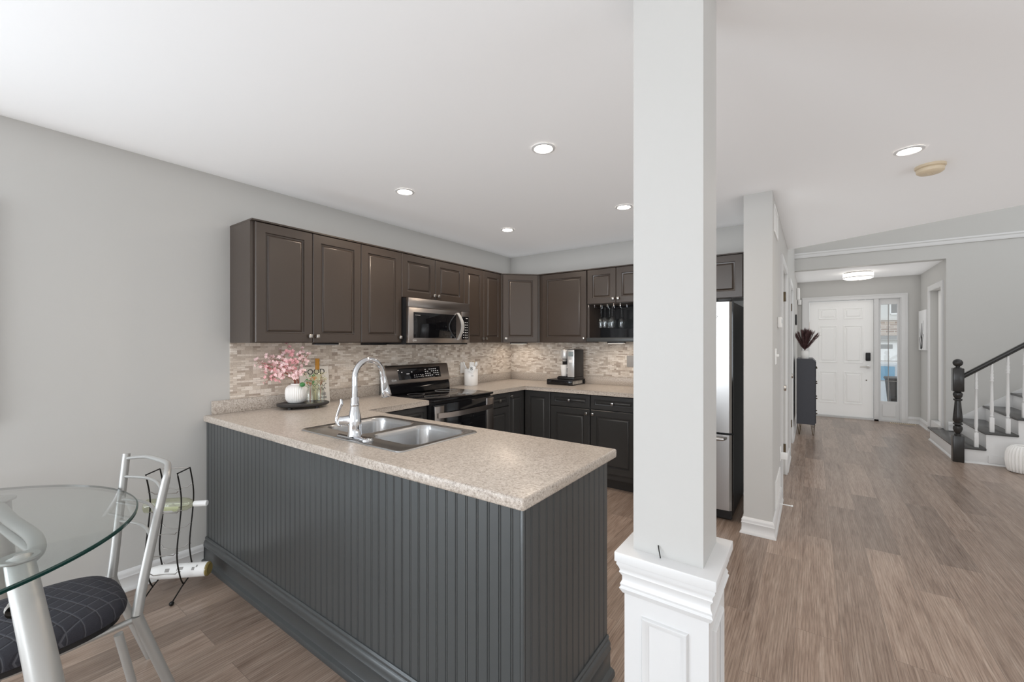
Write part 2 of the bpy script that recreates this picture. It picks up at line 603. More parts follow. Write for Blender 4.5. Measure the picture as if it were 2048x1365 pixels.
# ================================================================== THE SETTING
def holes_wall(mb, axis, a0, a1, s0, s1, z0, z1, holes):
    # wall slab a0..a1 thick along `axis`, running s0..s1 and z0..z1, with rectangular holes (s,s,z,z)
    ss = sorted({s0, s1, *[q for h_ in holes for q in h_[:2]]})
    for p, q in zip(ss, ss[1:]):
        hs = sorted([h_ for h_ in holes if h_[0] <= p + 1e-6 and h_[1] >= q - 1e-6], key=lambda t_: t_[2])
        z = z0
        for h_ in hs + [(0, 0, z1, z1)]:
            if h_[2] > z + 1e-6:
                if axis == 'y':
                    mb.box(p, q, a0, a1, z, h_[2])
                else:
                    mb.box(a0, a1, p, q, z, h_[2])
            z = max(z, h_[3])
    return mb
HX = 2.868        # hall wall face
struct('floor', MB().box(-0.15, 6.85, -4.75, 9.88, -0.12, 0), 'planks')
struct('wall_left', holes_wall(MB(), 'x', -0.15, 0, -4.75, 4.455, 0, 2.60, [(-2.9, -0.8, 0.06, 2.12)]), 'wall_paint')
struct('wall_kitchen', MB().box(0, 2.69, 4.305, 4.455, 0, 2.60), 'wall_paint')
mb = MB()
holes_wall(mb, 'x', 2.69, HX, 3.45, 9.70, 0, 5.0, [(4.43, 5.20, 0, 2.08), (6.10, 6.86, 0, 2.08)])
struct('wall_hall', mb, 'wall_paint')
mb = MB()
mb.box(4.57, 6.70, 8.04, 8.20, 0, 5.0).box(HX, 4.57, 8.04, 8.20, 2.51, 5.0)
struct('wall_stair', mb, 'wall_paint')
mb = MB()
holes_wall(mb, 'x', 4.57, 4.72, 8.20, 9.70, 0, 2.6, [(8.24, 8.98, 0, 2.16)])
struct('wall_entry', mb, 'wall_paint')
mb = MB()
holes_wall(mb, 'y', 9.70, 9.88, 2.69, 4.72, 0, 2.6, [(2.985, 4.375, 0, 2.18)])
struct('wall_front', mb, 'wall_paint')
mb = MB()
holes_wall(mb, 'x', 6.70, 6.85, -4.75, 8.20, 0, 5.0, [(0.0, 2.6, 0.65, 2.25), (5.3, 7.3, 3.1, 4.7)])
struct('wall_right', mb, 'bounce_white')
mb = MB()
holes_wall(mb, 'y', -4.75, -4.60, -0.15, 6.85, 0, 2.6, [(0.30, 2.60, 0.45, 2.15), (3.80, 6.20, 0.50, 2.20)])
struct('wall_rear', mb, 'bounce_white')
# the flat ceiling stops on a diagonal edge in front of the open stairwell
struct('ceiling', MB().prism([(-0.15, -4.75), (6.85, -4.75), (6.85, 3.64), (HX, 5.785), (HX, 3.45), (2.69, 3.45), (2.69, 4.455), (-0.15, 4.455)], 2.44, 2.60), 'ceiling_paint')
struct('ceiling_entry', MB().box(HX, 4.72, 8.20, 9.88, 2.51, 2.62), 'ceiling_paint')
struct('ceiling_upper', MB().box(2.69, 6.85, 3.3, 8.2, 5.0, 5.1), 'ceiling_paint')
struct('wall_upper', MB().prism([(2.869, 5.79), (6.69, 3.65), (6.69, 3.55), (2.869, 5.69)], 2.605, 5.0), 'bounce_white')
# unseen window frames; left, right and stairwell ones are added to house fill lamps
def window(name, axis, a, s0, s1, z0, z1, nx, nz, out):
    mb = MB()
    t, d = 0.05, 0.04
    def b(p, q, u, v_):
        if axis == 'y':
            mb.box(p, q, a, a + d, u, v_)
        else:
            mb.box(a, a + d, p, q, u, v_)
    b(s0, s0 + t, z0, z1); b(s1 - t, s1, z0, z1); b(s0 + t, s1 - t, z0, z0 + t); b(s0 + t, s1 - t, z1 - t, z1)
    for i in range(1, nx):
        c = s0 + (s1 - s0) * i / nx
        b(c - t / 2, c + t / 2, z0 + t, z1 - t)
    w_ = struct(name, mb, 'white_trim')
    g = MB()
    if axis == 'y':
        g.box(s0 + 0.01, s1 - 0.01, out, out + 0.004, z0 + 0.01, z1 - 0.01)
    else:
        g.box(out, out + 0.004, s0 + 0.01, s1 - 0.01, z0 + 0.01, z1 - 0.01)
    struct('pane', g, 'glass_pane', w_)
    return w_
window('window_2', 'y', -4.655, 0.30, 2.60, 0.45, 2.15, 2, 1, -4.73)
window('window_3', 'y', -4.655, 3.80, 6.20, 0.50, 2.20, 3, 1, -4.73)
window('added_window_6', 'x', -0.05, -2.9, -0.8, 0.06, 2.12, 2, 1, -0.13)
window('added_window_4', 'x', 6.705, 0.0, 2.6, 0.65, 2.25, 3, 1, 6.82)
window('added_window_5', 'x', 6.705, 5.3, 7.3, 3.1, 4.7, 2, 1, 6.82)

# baseboards
BB = [(0, 0), (0.024, 0), (0.023, 0.010), (0.015, 0.020), (0.012, 0.024), (0.012, 0.072), (0.015, 0.078), (0.011, 0.088), (0.013, 0.098), (0.007, 0.110), (0.0, 0.116)]
def bb(name, path, z=0.0):
    return struct(name, MB().sweep([(o_, z_ + z) for o_, z_ in BB], path), 'white_trim', smooth=True)
bb('baseboard_left', [(0, -0.79), (0, 1.012)])
bb('baseboard_hall', [(2.69, 3.62), (2.69, 3.45), (HX, 3.45), (HX, 4.352)])
bb('baseboard_hall.001', [(HX, 5.28), (HX, 6.02)])
bb('baseboard_hall.002', [(HX, 6.94), (HX, 9.68)])
bb('baseboard_entry', [(4.405, 9.7), (4.57, 9.7), (4.57, 9.06)])
bb('baseboard_stair', [(4.59, 8.04), (4.70, 8.04)], 0.188)
# long trim band across the stair wall
struct('trim_1', MB().sweep([(0, 2.70), (0.012, 2.70), (0.020, 2.722), (0.020, 2.745), (0.030, 2.757), (0.030, 2.777), (0, 2.782)], [(HX, 8.04), (6.70, 8.04)]), 'white_trim', smooth=True)

# ---- entrance door
def emboss(mb, x0, z0, w_, h_, y, k=1.0):
    rg = [(0, 0.0), (0.004, 0.007), (0.014, 0.007), (0.022, 0.0), (0.036, -0.0015), (0.052, 0.008), (0.058, 0.008)]
    rows = []
    for i, d in rg:
        rows.append([mb.v((x0 + a, y - d * k, z0 + b)) for a, b in ((i, i), (w_ - i, i), (w_ - i, h_ - i), (i, h_ - i))])
    for A, B in zip(rows, rows[1:]):
        for q in range(4):
            mb.f([A[q], A[(q + 1) % 4], B[(q + 1) % 4], B[q]])
    mb.f(rows[-1])
mb = MB().box(3.055, 3.975, 9.745, 9.79, 0.03, 2.128)
for cx in (3.195, 3.560):
    for z0, h_ in ((0.26, 0.58), (1.00, 0.68), (1.80, 0.20)):
        emboss(mb, cx, z0, 0.275, h_, 9.745, 1.7)
door = struct('door_1', mb, 'door_white', smooth=True)
mb = MB().box(3.868, 3.936, 9.716, 9.744, 1.045, 1.19, 0.010)
struct('keypad', mb, 'black_plastic', door, True)
mb = MB().tube([(3.905, 9.744, 0.940), (3.905, 9.690, 0.940)], 0.011).lathe([(0.0, -0.004), (0.030, -0.003), (0.030, 0.008), (0.0, 0.010)], (3.905, 9.738, 0.940), 20, AX_Y)
mb.tube([(3.915, 9.690, 0.940), (3.86, 9.686, 0.942), (3.79, 9.688, 0.936)], [0.010, 0.010, 0.008], smooth=4)
struct('lever_handle', mb, 'pewter', door, True)
struct('viewer', MB().lathe([(0, -0.004), (0.010, -0.004), (0.010, 0.004), (0, 0.005)], (3.88, 9.742, 0.70), 12, AX_Y), 'brass_dark', door)
# frame, casing and threshold
mb = MB()
mb.box(2.940, 3.032, 9.678, 9.70, 0, 2.215).box(4.332, 4.415, 9.678, 9.70, 0, 2.215).box(3.032, 4.332, 9.678, 9.70, 2.140, 2.215)
mb.box(2.986, 3.050, 9.70, 9.80, 0.0, 2.178).box(3.980, 4.040, 9.69, 9.80, 0, 2.14).box(4.318, 4.374, 9.70, 9.80, 0, 2.178).box(3.05, 4.318, 9.70, 9.80, 2.136, 2.178)
mb.box(2.950, 2.965, 9.670, 9.678, 0, 2.205).box(4.392, 4.405, 9.670, 9.678, 0, 2.205).box(2.965, 4.392, 9.670, 9.678, 2.195, 2.205)
struct('trim_2', mb, 'white_trim')
struct('trim_3', MB().box(2.99, 4.37, 9.69, 9.86, 0, 0.026), 'white_trim')
# sidelight
mb = MB().box(4.040, 4.072, 9.735, 9.775, 0.026, 2.136).box(4.290, 4.318, 9.735, 9.775, 0.026, 2.136).box(4.072, 4.290, 9.735, 9.775, 2.035, 2.136)
mb.box(4.072, 4.290, 9.735, 9.775, 0.026, 0.345)
sl = struct('window_1', mb, 'white_trim')
mb = MB()
mb.box(4.095, 4.27, 9.726, 9.735, 0.085, 0.29, 0.003)
struct('lower_panel', mb, 'white_trim', sl)
struct('pane', MB().box(4.07, 4.292, 9.752, 9.757, 0.34, 2.04), 'glass_pane', sl)
mb = MB().box(4.168, 4.178, 9.744, 9.752, 0.345, 2.035)
for z_ in (0.70, 1.05, 1.40, 1.75):
    mb.box(4.072, 4.168, 9.744, 9.752, z_ - 0.004, z_ + 0.004).box(4.178, 4.290, 9.744, 9.752, z_ - 0.004, z_ + 0.004)
struct('glazing_bars', mb, 'print_grey', sl)

# ---- the two doors in the hall wall and the one beside the stairs
def hall_door(n, y0, y1, knob_y):
    mb = MB(Matrix.Translation((HX - 0.03, 0, 0)) @ Matrix.Rotation(PI / 2, 4, 'Z'))
    mb.box(y0 + 0.004, y1 - 0.004, 0.0, 0.04, 0.01, 2.074)
    wd = y1 - y0
    for px_ in (y0 + 0.09, y0 + wd / 2 + 0.03):
        for z0, h_ in ((0.24, 0.60), (0.96, 0.68), (1.76, 0.20)):
            emboss(mb, px_, z0, wd / 2 - 0.12, h_, 0.0)
    d = struct('door_%d' % n, mb, 'door_white', smooth=True)
    c = MB().box(HX, HX + 0.018, y0 - 0.075, y0, 0, 2.15).box(HX, HX + 0.018, y1, y1 + 0.075, 0, 2.15).box(HX, HX + 0.018, y0, y1, 2.08, 2.15)
    struct('casing', c, 'white_trim', d)
    kx = HX - 0.03
    k = MB().lathe([(0, 0), (0.030, 0), (0.030, 0.006), (0.011, 0.012), (0.010, 0.034), (0.022, 0.040), (0.029, 0.052), (0.026, 0.066), (0.0, 0.070)], (kx, knob_y, 0.965), 18, AX_X)
    struct('door_knob', k, 'pewter', d, True)
    for z_ in (0.22, 1.80):
        struct('hinge', MB().box(kx, HX + 0.004, y1 - 0.006, y1 - 0.001, z_, z_ + 0.10), 'brass_dark', d)
    return d
hall_door(2, 4.43, 5.20, 4.51)
hall_door(3, 6.10, 6.86, 6.18)
mb = MB().box(4.655, 4.695, 8.245, 8.975, 0.19, 2.155)
d4 = struct('door_4', mb, 'door_white')
c = MB().box(4.552, 4.57, 8.16, 8.24, 0.19, 2.235).box(4.552, 4.57, 8.98, 9.055, 0.0, 2.235).box(4.552, 4.57, 8.24, 8.98, 2.16, 2.235)
struct('casing', c, 'white_trim', d4)
struct('strike_plate', MB().box(4.610, 4.640, 8.240, 8.244, 0.98, 1.05), 'print_grey', d4)
struct('door_sill', MB().box(4.575, 4.715, 8.245, 8.975, 0, 0.185), 'white_trim', d4)

# ---- column on its panelled pedestal
col = thing('support_column', 'square pale grey column rising from a white panelled pedestal by the peninsula', 'column', (2.765, 1.290, 0))
obj('shaft', MB().box(-0.094, 0.094, -0.092, 0.094, 0.776, 2.44), 'wall_paint', col, False)
mb = MB()
hw, hd = 0.112, 0.116
mb.box(-hw, hw, -hd, hd, 0, 0.66)
ped = obj('pedestal', mb, 'white_trim', col, False)
mb = MB()
for rz, half in ((0, hd), (PI / 2, hw), (PI, hd), (-PI / 2, hw)):
    mb.T = Matrix.Rotation(rz, 4, 'Z')
    w2 = hw if rz in (0, PI) else hd
    x0, x1, z0, z1 = -w2 + 0.050, w2 - 0.050, 0.22, 0.605
    rg = [(0, 0.0), (0.001, 0.006), (0.004, 0.009), (0.010, 0.007), (0.016, 0.002), (0.020, 0.0007)]
    rows = []
    for i, d in rg:
        rows.append([mb.v((px_, -half - d, pz)) for px_, pz in ((x0 + i, z0 + i), (x1 - i, z0 + i), (x1 - i, z1 - i), (x0 + i, z1 - i))])
    for A, B in zip(rows, rows[1:]):
        for q in range(4):
            mb.f([A[q], A[(q + 1) % 4], B[(q + 1) % 4], B[q]])
obj('panel_moulding', mb, 'white_trim', ped, True)
ring = [(-hw, -hd), (-hw, hd), (hw, hd), (hw, -hd)]
prof = [(0, 0.655), (0.004, 0.655), (0.009, 0.664), (0.012, 0.670), (0.008, 0.676), (0.010, 0.682), (0.005, 0.692), (0.005, 0.704), (0.012, 0.716), (0.010, 0.722), (0.012, 0.728), (0.018, 0.740), (0.016, 0.750), (0.0, 0.755)]
cring = [(-hw, -hd), (hw, -hd), (hw, hd), (-hw, hd)]
mb = MB()
mb.sweep([(o_, z_) for o_, z_ in prof], cring, True)
obj('cap_moulding', mb, 'white_trim', ped, True)
obj('cap', MB().box(-0.134, 0.134, -0.140, 0.132, 0.748, 0.776, 0.003), 'white_trim', col, True)
mb = MB().sweep([(0, 0), (0.018, 0), (0.018, 0.07), (0.012, 0.08), (0.014, 0.11), (0.006, 0.125), (0, 0.13)], cring, True)
obj('plinth', mb, 'white_trim', col, True)
nail = obj('bent_nail', MB().tube([(2.742, 1.197, 0.806), (2.746, 1.190, 0.797), (2.752, 1.184, 0.778)], 0.0016, 6), 'black_wire')
tag(nail, 'tiny dark bent nail sticking out low on the column front', 'nail')

# ================================================================== KITCHEN
def knob(parent, x, z, y=0.0):
    mb = MB(Matrix.Translation((x, y, z)))
    mb.tube([(0, 0, 0), (0, -0.014, 0)], 0.006, 8)
    mb.box(-0.013, 0.013, -0.027, -0.014, -0.013, 0.013, 0.004)
    return obj('knob', mb, 'pewter', parent)
def cabinet(name, label, cat, loc, rot, wd, z0, z1, depth, doors=(), drawers=(), toe=0.0, group=None, open_below=None, material='cabinet_paint', cornice=False):
    r = thing(name, label, cat, (loc[0], loc[1], z0), rot, group)
    H_ = z1 - z0
    mb = MB()
    if toe:
        mb.box(0.001, wd - 0.001, 0.022, depth, toe, H_)
        obj('cabinet_body', mb, material, r, False)
        obj('toe_kick', MB().box(0.001, wd - 0.001, 0.085, depth, 0, toe), material, r, False)
    elif open_below:
        mb.box(0.001, wd - 0.001, 0.022, depth, open_below, H_)
        mb.box(0.001, 0.024, 0.022, depth, 0, open_below).box(wd - 0.024, wd - 0.001, 0.022, depth, 0, open_below)
        obj('cabinet_body', mb, material, r, False)
        mb = MB().box(0.0245, wd - 0.0245, depth - 0.012, depth, 0.042, open_below - 0.0005)
        obj('niche_back', mb, 'black_gloss', r, False)
        obj('bottom_shelf', MB().box(0.0, wd, -0.004, depth - 0.013, 0, 0.041, 0.003), 'slate_paint', r)
    else:
        mb.box(0.001, wd - 0.001, 0.022, depth, 0, H_)
        obj('cabinet_body', mb, material, r, False)
    if cornice:
        obj('top_strip', MB().box(0, wd, -0.004, depth, H_, H_ + 0.010), material, r, False)
    for kind, lst in (('door', doors), ('drawer', drawers)):
        for x0, x1, a, b, kx, kz in lst:
            p = MB(Matrix.Translation((0, 0.0215, 0)))
            fr = 0.058 if kind == 'door' else 0.038
            if x1 - x0 < 0.25 and kind == 'door':
                fr = 0.046
            p.panel(x1 - x0, b - a, 0.0205, fr, x0, a)
            d = obj(kind, p, material, r)
            if kx is not None:
                knob(d, kx, kz, 0.001)
    return r
UZ0, UZ1 = 1.372, 2.125
ud = 0.311
XF = 0.313
def updoor(x0, x1, side, h_=0.753, lo=0.0):
    k = None if side is None else (x1 - 0.026 if side == 'r' else x0 + 0.026)
    return (x0 + 0.0015, x1 - 0.0015, lo + 0.003, h_ - 0.003, k, lo + 0.045)
# left wall, uppers (local x runs along +y)
R90 = PI / 2
cabinet('upper_cabinet', 'tall two-door dark cabinet at the left end of the wall row, above the pink flowers', 'cabinet', (XF, 1.160), R90, 0.768, UZ0, UZ1, ud,
        [updoor(0.022, 0.388, 'r'), updoor(0.388, 0.768, 'l')], group='upper cabinets', cornice=True)
cabinet('upper_cabinet', 'dark single-door wall cabinet just left of the microwave', 'cabinet', (XF, 1.928), R90, 0.386, UZ0, UZ1, ud,
        [updoor(0, 0.386, 'r')], group='upper cabinets', cornice=True)
cabinet('upper_cabinet', 'short two-door dark cabinet directly above the microwave', 'cabinet', (XF, 2.314), R90, 0.768, 1.750, UZ1, ud,
        [updoor(0, 0.384, 'r', 0.375), updoor(0.384, 0.768, 'l', 0.375)], group='upper cabinets', cornice=True)
cabinet('upper_cabinet', 'dark wall cabinet with two narrow tall doors right of the microwave', 'cabinet', (XF, 3.082), R90, 0.612, UZ0, UZ1, ud,
        [updoor(0, 0.306, 'r'), updoor(0.306, 0.612, 'l')], group='upper cabinets', cornice=True)
# corner cabinet with a diagonal door
cc = thing('upper_cabinet', 'dark corner wall cabinet with one diagonal door and knob at lower left', 'cabinet', (XF - 0.02, 3.694, UZ0), PI / 4, 'upper cabinets')
Tc = Matrix.Rotation(-PI / 4, 4, 'Z') @ Matrix.Translation((-(XF - 0.02), -3.694, 0))
poly = [(XF - 0.022, 3.696), (0.609, 4.012), (0.609, 4.303), (0.002, 4.303), (0.002, 3.696)]
obj('cabinet_body', MB(Tc).prism(poly, 0, 0.753), 'cabinet_paint', cc, False)
obj('top_strip', MB(Tc).prism([(XF - 0.010, 3.6955), (0.6095, 3.994), (0.6095, 4.303), (0.002, 4.303), (0.002, 3.6955)], 0.7535, 0.763), 'cabinet_paint', cc, False)
p = MB(Matrix.Translation((0, -0.001, 0)))
p.panel(0.396, 0.745, 0.0205, 0.058, 0.028, 0.004)
d = obj('door', p, 'cabinet_paint', cc)
knob(d, 0.060, 0.045, -0.0215)
# back wall uppers
YB = 3.992
cabinet('upper_cabinet', 'wide single-door dark wall cabinet above the coffee maker', 'cabinet', (0.612, YB), 0, 0.578, UZ0, UZ1, ud,
        [updoor(0.040, 0.576, 'r')], group='upper cabinets', cornice=True)
cabinet('upper_cabinet', 'dark wall cabinet with short doors over an open shelf of hanging wine glasses', 'cabinet', (1.190, YB), 0, 0.640, 1.381, UZ1, ud,
        [updoor(0.006, 0.318, 'r', 0.744, 0.386), updoor(0.318, 0.632, 'l', 0.744, 0.386)], group='upper cabinets', open_below=0.386, cornice=True)
cabinet('upper_cabinet', 'dark cabinet mounted over the refrigerator, seen between column and wall end', 'cabinet', (1.834, YB), 0, 0.792, 1.753, UZ1, ud,
        [updoor(0, 0.396, None, 0.372), updoor(0.396, 0.788, None, 0.372)], group='upper cabinets', cornice=True)
# base cabinets
BZ = 0.878
def dd(x0, x1, side):
    k = x1 - 0.028 if side == 'r' else x0 + 0.028
    return [(x0 + 0.0015, x1 - 0.0015, 0.155, 0.735, k, 0.695)], [(x0 + 0.0015, x1 - 0.0015, 0.742, 0.872, (x0 + x1) / 2, 0.807)]
XB = 0.620
a, b = dd(0.05, 0.575, 'r')
cabinet('base_cabinet', 'dark base cabinet left of the stove, behind the sink', 'cabinet', (XB, 1.737), R90, 0.575, 0, BZ, 0.615, a, b, 0.10, 'base cabinets', material='slate_paint_shaded')
a, b = dd(0.0, 0.335, 'l')
cabinet('base_cabinet', 'narrow dark base cabinet with drawer, just right of the stove', 'cabinet', (XB, 3.078), R90, 0.335, 0, BZ, 0.615, a, b, 0.10, 'base cabinets', material='slate_paint_shaded')
cabinet('base_cabinet', 'dark corner base cabinet, the tall narrow door facing the stove side', 'cabinet', (XB, 3.414), R90, 0.889, 0, BZ, 0.615, [(0.0015, 0.268, 0.155, 0.872, 0.026, 0.830)], (), 0.10, 'base cabinets', material='slate_paint_shaded')
cabinet('base_cabinet', 'dark corner base cabinet, the plain tall door facing the room', 'cabinet', (0.623, 3.685), 0, 0.312, 0, BZ, 0.615, [(0.004, 0.310, 0.155, 0.872, None, 0)], (), 0.10, 'base cabinets', material='slate_paint_shaded')
a, b = dd(0.004, 0.432, 'r')
cabinet('base_cabinet', 'dark base cabinet with drawer below the coffee maker', 'cabinet', (0.936, 3.685), 0, 0.436, 0, BZ, 0.615, a, b, 0.10, 'base cabinets', material='slate_paint_shaded')
a, b = dd(0.004, 0.450, 'l')
cabinet('base_cabinet', 'dark base cabinet with drawer at the right end, next to the refrigerator', 'cabinet', (1.373, 3.685), 0, 0.454, 0, BZ, 0.615, a, b, 0.10, 'base cabinets', material='slate_paint_shaded')

# ---- peninsula in slate beadboard
pen = thing('kitchen_peninsula', 'slate grey beadboard peninsula base with moulded skirting', 'peninsula', (1.2, 1.34, 0))
Tp = Matrix.Translation((-1.2, -1.34, 0))
def bead(mb, p0, p1, z0, z1, pitch=0.0455, back=0.012):
    # sheet of beadboard: plan polyline with paired grooves, extruded up
    P0, P1 = Vector(p0), Vector(p1)
    L = (P1 - P0).length
    u = (P1 - P0) / L
    n_ = Vector((u.y, -u.x))
    pts = [(0.0, 0.0)]
    s = pitch * 0.7
    while s < L - 0.015:
        pts += [(s - 0.0055, 0), (s - 0.0040, -0.0028), (s - 0.0022, 0), (s, 0.0006), (s + 0.0022, 0), (s + 0.0040, -0.0028), (s + 0.0055, 0)]
        s += pitch
    pts.append((L, 0.0))
    lo = [mb.v((*(P0 + u * a + n_ * d), z0)) for a, d in pts]
    hi = [mb.v((*(P0 + u * a + n_ * d), z1)) for a, d in pts]
    for i in range(len(pts) - 1):
        mb.f([lo[i], lo[i + 1], hi[i + 1], hi[i]])
    bl = [mb.v((*(P0 + u * a - n_ * back), z_)) for a, z_ in ((0, z0), (L, z0), (L, z1), (0, z1))]
    mb.f(bl[::-1])
    mb.f([lo[0], bl[0], bl[3], hi[0]]); mb.f([lo[-1], hi[-1], bl[2], bl[1]])
    mb.f([bl[0]] + lo + [bl[1]]); mb.f([bl[3], bl[2]] + hi[::-1])
    return mb
obj('front_panel', bead(MB(Tp), (0.004, 1.030), (2.386, 1.030), 0, BZ), 'slate_paint', pen, False)
obj('end_panel', bead(MB(Tp), (2.398, 1.042), (2.398, 1.655), 0, BZ), 'slate_paint', pen, False)
obj('corner_bead', MB(Tp).box(2.3865, 2.3985, 1.0295, 1.0415, 0, BZ, 0.003), 'slate_paint', pen)
obj('rear_panel', MB(Tp).box(0.64, 2.384, 1.63, 1.655, 0.10, BZ), 'cabinet_paint', pen, False)
PB = [(0, 0), (0.034, 0), (0.034, 0.014), (0.030, 0.024), (0.016, 0.030), (0.014, 0.034), (0.014, 0.098), (0.018, 0.104), (0.014, 0.114), (0.016, 0.124), (0.011, 0.136), (0.007, 0.140), (0.009, 0.152), (0.004, 0.160), (0, 0.160)]
obj('skirting', MB(Tp).sweep(PB, [(0.004, 1.030), (2.398, 1.030), (2.398, 1.655)]), 'slate_paint', pen)

# ---- worktops
def slab(mb, quads, outline, z0, z1, bev):
    # quads: top faces as point lists that share corners; outline: list of outer edges to round
    key = {}
    def vv(p, z):
        k = (round(p[0], 4), round(p[1], 4), round(z, 4))
        if k not in key:
            key[k] = mb.v((p[0], p[1], z))
        return key[k]
    cnt = {}
    for q in quads:
        mb.f([vv(p, z1) for p in q])
        mb.f([vv(p, z0) for p in reversed(q)])
        for i in range(len(q)):
            e = (q[i], q[(i + 1) % len(q)])
            cnt[e] = 1
    side = []
    for (p, q) in list(cnt):
        if (q, p) not in cnt:
            mb.f([vv(p, z0), vv(q, z0), vv(q, z1), vv(p, z1)])
            side.append((p, q))
    es = []
    for p, q in outline:
        for z in (z0, z1):
            e = mb.bm.edges.get((vv(p, z), vv(q, z)))
            if e:
                es.append(e)
    for p in {p for e in outline for p in e}:
        n_ = sum(1 for e in outline if p in e)
        if n_ == 2:
            e = mb.bm.edges.get((vv(p, z0), vv(p, z1)))
            if e:
                es.append(e)
    if es:
        bmesh.ops.bevel(mb.bm, geom=es, offset=bev, segments=3, profile=0.5, affect='EDGES')
    return mb
SX0, SX1, SY0, SY1 = 0.925, 1.695, 1.157, 1.635
A_ = [(0.0, 1.015), (SX0, 1.015), (SX0, SY0), (SX0, SY1), (SX0, 1.735), (0.64, 1.735), (0.64, 2.312), (0.0, 2.312)]
B_ = [(SX0, 1.015), (SX1, 1.015), (SX1, SY0), (SX0, SY0)]
C_ = [(SX1, 1.015), (2.41, 1.015), (2.41, 1.735), (SX1, 1.735), (SX1, SY1), (SX1, SY0)]
D_ = [(SX0, SY1), (SX1, SY1), (SX1, 1.735), (SX0, 1.735)]
ol = [((0.0, 1.015), (SX0, 1.015)), ((SX0, 1.015), (SX1, 1.015)), ((SX1, 1.015), (2.41, 1.015)), ((2.41, 1.015), (2.41, 1.735)), ((2.41, 1.735), (SX1, 1.735)), ((SX1, 1.735), (SX0, 1.735)), ((SX0, 1.735), (0.64, 1.735)), ((0.64, 1.735), (0.64, 2.312))]
wt = thing('worktop', 'speckled beige laminate worktop over the peninsula, holding the double sink', 'worktop', (1.2, 1.37, 0.879))
obj('slab', slab(MB(Matrix.Translation((-1.2, -1.37, -0.879))), [A_, B_, C_, D_], ol, 0.879, 0.917, 0.009), 'laminate', wt)
obj('upstand', MB(Matrix.Translation((-1.2, -1.37, -0.879))).box(0.0, 0.022, 1.055, 2.312, 0.9172, 1.003, 0.002), 'laminate', wt)
wt2 = thing('worktop', 'L-shaped speckled beige worktop in the far corner, under the utensil crock and coffee maker', 'worktop', (0.5, 3.9, 0.879))
Tw = Matrix.Translation((-0.5, -3.9, -0.879))
E_ = [(0.0, 3.074), (0.64, 3.074), (0.64, 3.662), (1.832, 3.662), (1.832, 4.305), (0.0, 4.305)]
obj('slab', slab(MB(Tw), [E_], [((0.64, 3.074), (0.64, 3.662)), ((0.64, 3.662), (1.832, 3.662))], 0.879, 0.917, 0.008), 'laminate', wt2)
mb = MB(Tw).box(0.0, 0.022, 3.074, 4.305, 0.9172, 1.003, 0.002)
mb.box(0.022, 1.832, 4.283, 4.305, 0.9172, 1.003, 0.002)
obj('upstand', mb, 'laminate', wt2)
# mosaic splashback
tag(obj('backsplash', MB().box(0, 0.008, 1.160, 4.305, 1.0035, 1.374), 'mosaic_y', None, False), 'beige stone mosaic backsplash on the left wall, behind flowers and stove', 'backsplash')
tag(obj('backsplash', MB().box(0.008, 1.832, 4.297, 4.305, 1.0035, 1.380), 'mosaic_x', None, False), 'beige stone mosaic backsplash on the back wall, behind the coffee maker', 'backsplash')

# ---- double sink
sk = thing('kitchen_sink', 'stainless steel double bowl sink set in the peninsula worktop', 'sink', (1.31, 1.395, 0.9175))
def rrect(x0, x1, y0, y1, r, n=6):
    out = []
    for cx, cy, a0 in ((x1 - r, y1 - r, 0), (x0 + r, y1 - r, PI / 2), (x0 + r, y0 + r, PI), (x1 - r, y0 + r, 1.5 * PI)):
        for i in range(n + 1):
            a = a0 + PI / 2 * i / n
            out.append((cx + r * math.cos(a), cy + r * math.sin(a)))
    return out
Ts = Matrix.Translation((-1.31, -1.395, -0.9175))
bowls = [(0.948, 1.288), (1.332, 1.672)]
BY0, BY1 = 1.248, 1.620
mb = MB(Ts)
def loop(mb, pts, z):
    return [mb.v((x, y, z)) for x, y in pts]
def bridge(mb, A, B):
    n = len(A)
    for i in range(n):
        mb.f([A[i], A[(i + 1) % n], B[(i + 1) % n], B[i]])
o0 = loop(mb, rrect(0.910, 1.710, 1.140, 1.650, 0.03), 0.9176)
o1 = loop(mb, rrect(0.913, 1.707, 1.143, 1.647, 0.03), 0.9225)
o2 = loop(mb, rrect(0.920, 1.700, 1.150, 1.640, 0.028), 0.9235)
o3 = loop(mb, rrect(0.926, 1.694, 1.156, 1.634, 0.026), 0.9200)
bridge(mb, o0, o1); bridge(mb, o1, o2); bridge(mb, o2, o3)
edges = []
ins = []
for x0, x1 in bowls:
    l0 = loop(mb, rrect(x0, x1, BY0, BY1, 0.065), 0.9200)
    ins.append(l0)
for L_ in [o3] + ins:
    for i in range(len(L_)):
        e = mb.bm.edges.get((L_[i], L_[(i + 1) % len(L_)])) or mb.bm.edges.new((L_[i], L_[(i + 1) % len(L_)]))
        edges.append(e)
bmesh.ops.triangle_fill(mb.bm, use_beauty=True, use_dissolve=False, edges=edges)
obj('rim', mb, 'sink_steel', sk)
for x0, x1 in bowls:
    mb = MB(Ts)
    prev = None
    for ins_, z, r in ((0, 0.920, 0.065), (0.004, 0.914, 0.063), (0.008, 0.895, 0.062), (0.014, 0.80, 0.062), (0.026, 0.758, 0.066), (0.055, 0.742, 0.07), (0.12, 0.738, 0.045)):
        l = loop(mb, rrect(x0 + ins_, x1 - ins_, BY0 + ins_, BY1 - ins_, r), z)
        if prev:
            bridge(mb, prev, l)
        prev = l
    mb.f(prev)
    b_ = obj('bowl', mb, 'sink_steel', sk)
    obj('drain', MB(Ts).lathe([(0.042, 0), (0.042, 0.004), (0.030, 0.004), (0.026, 0.001), (0, 0.001)], ((x0 + x1) / 2, (BY0 + BY1) / 2, 0.7385), 20), 'chrome', sk)
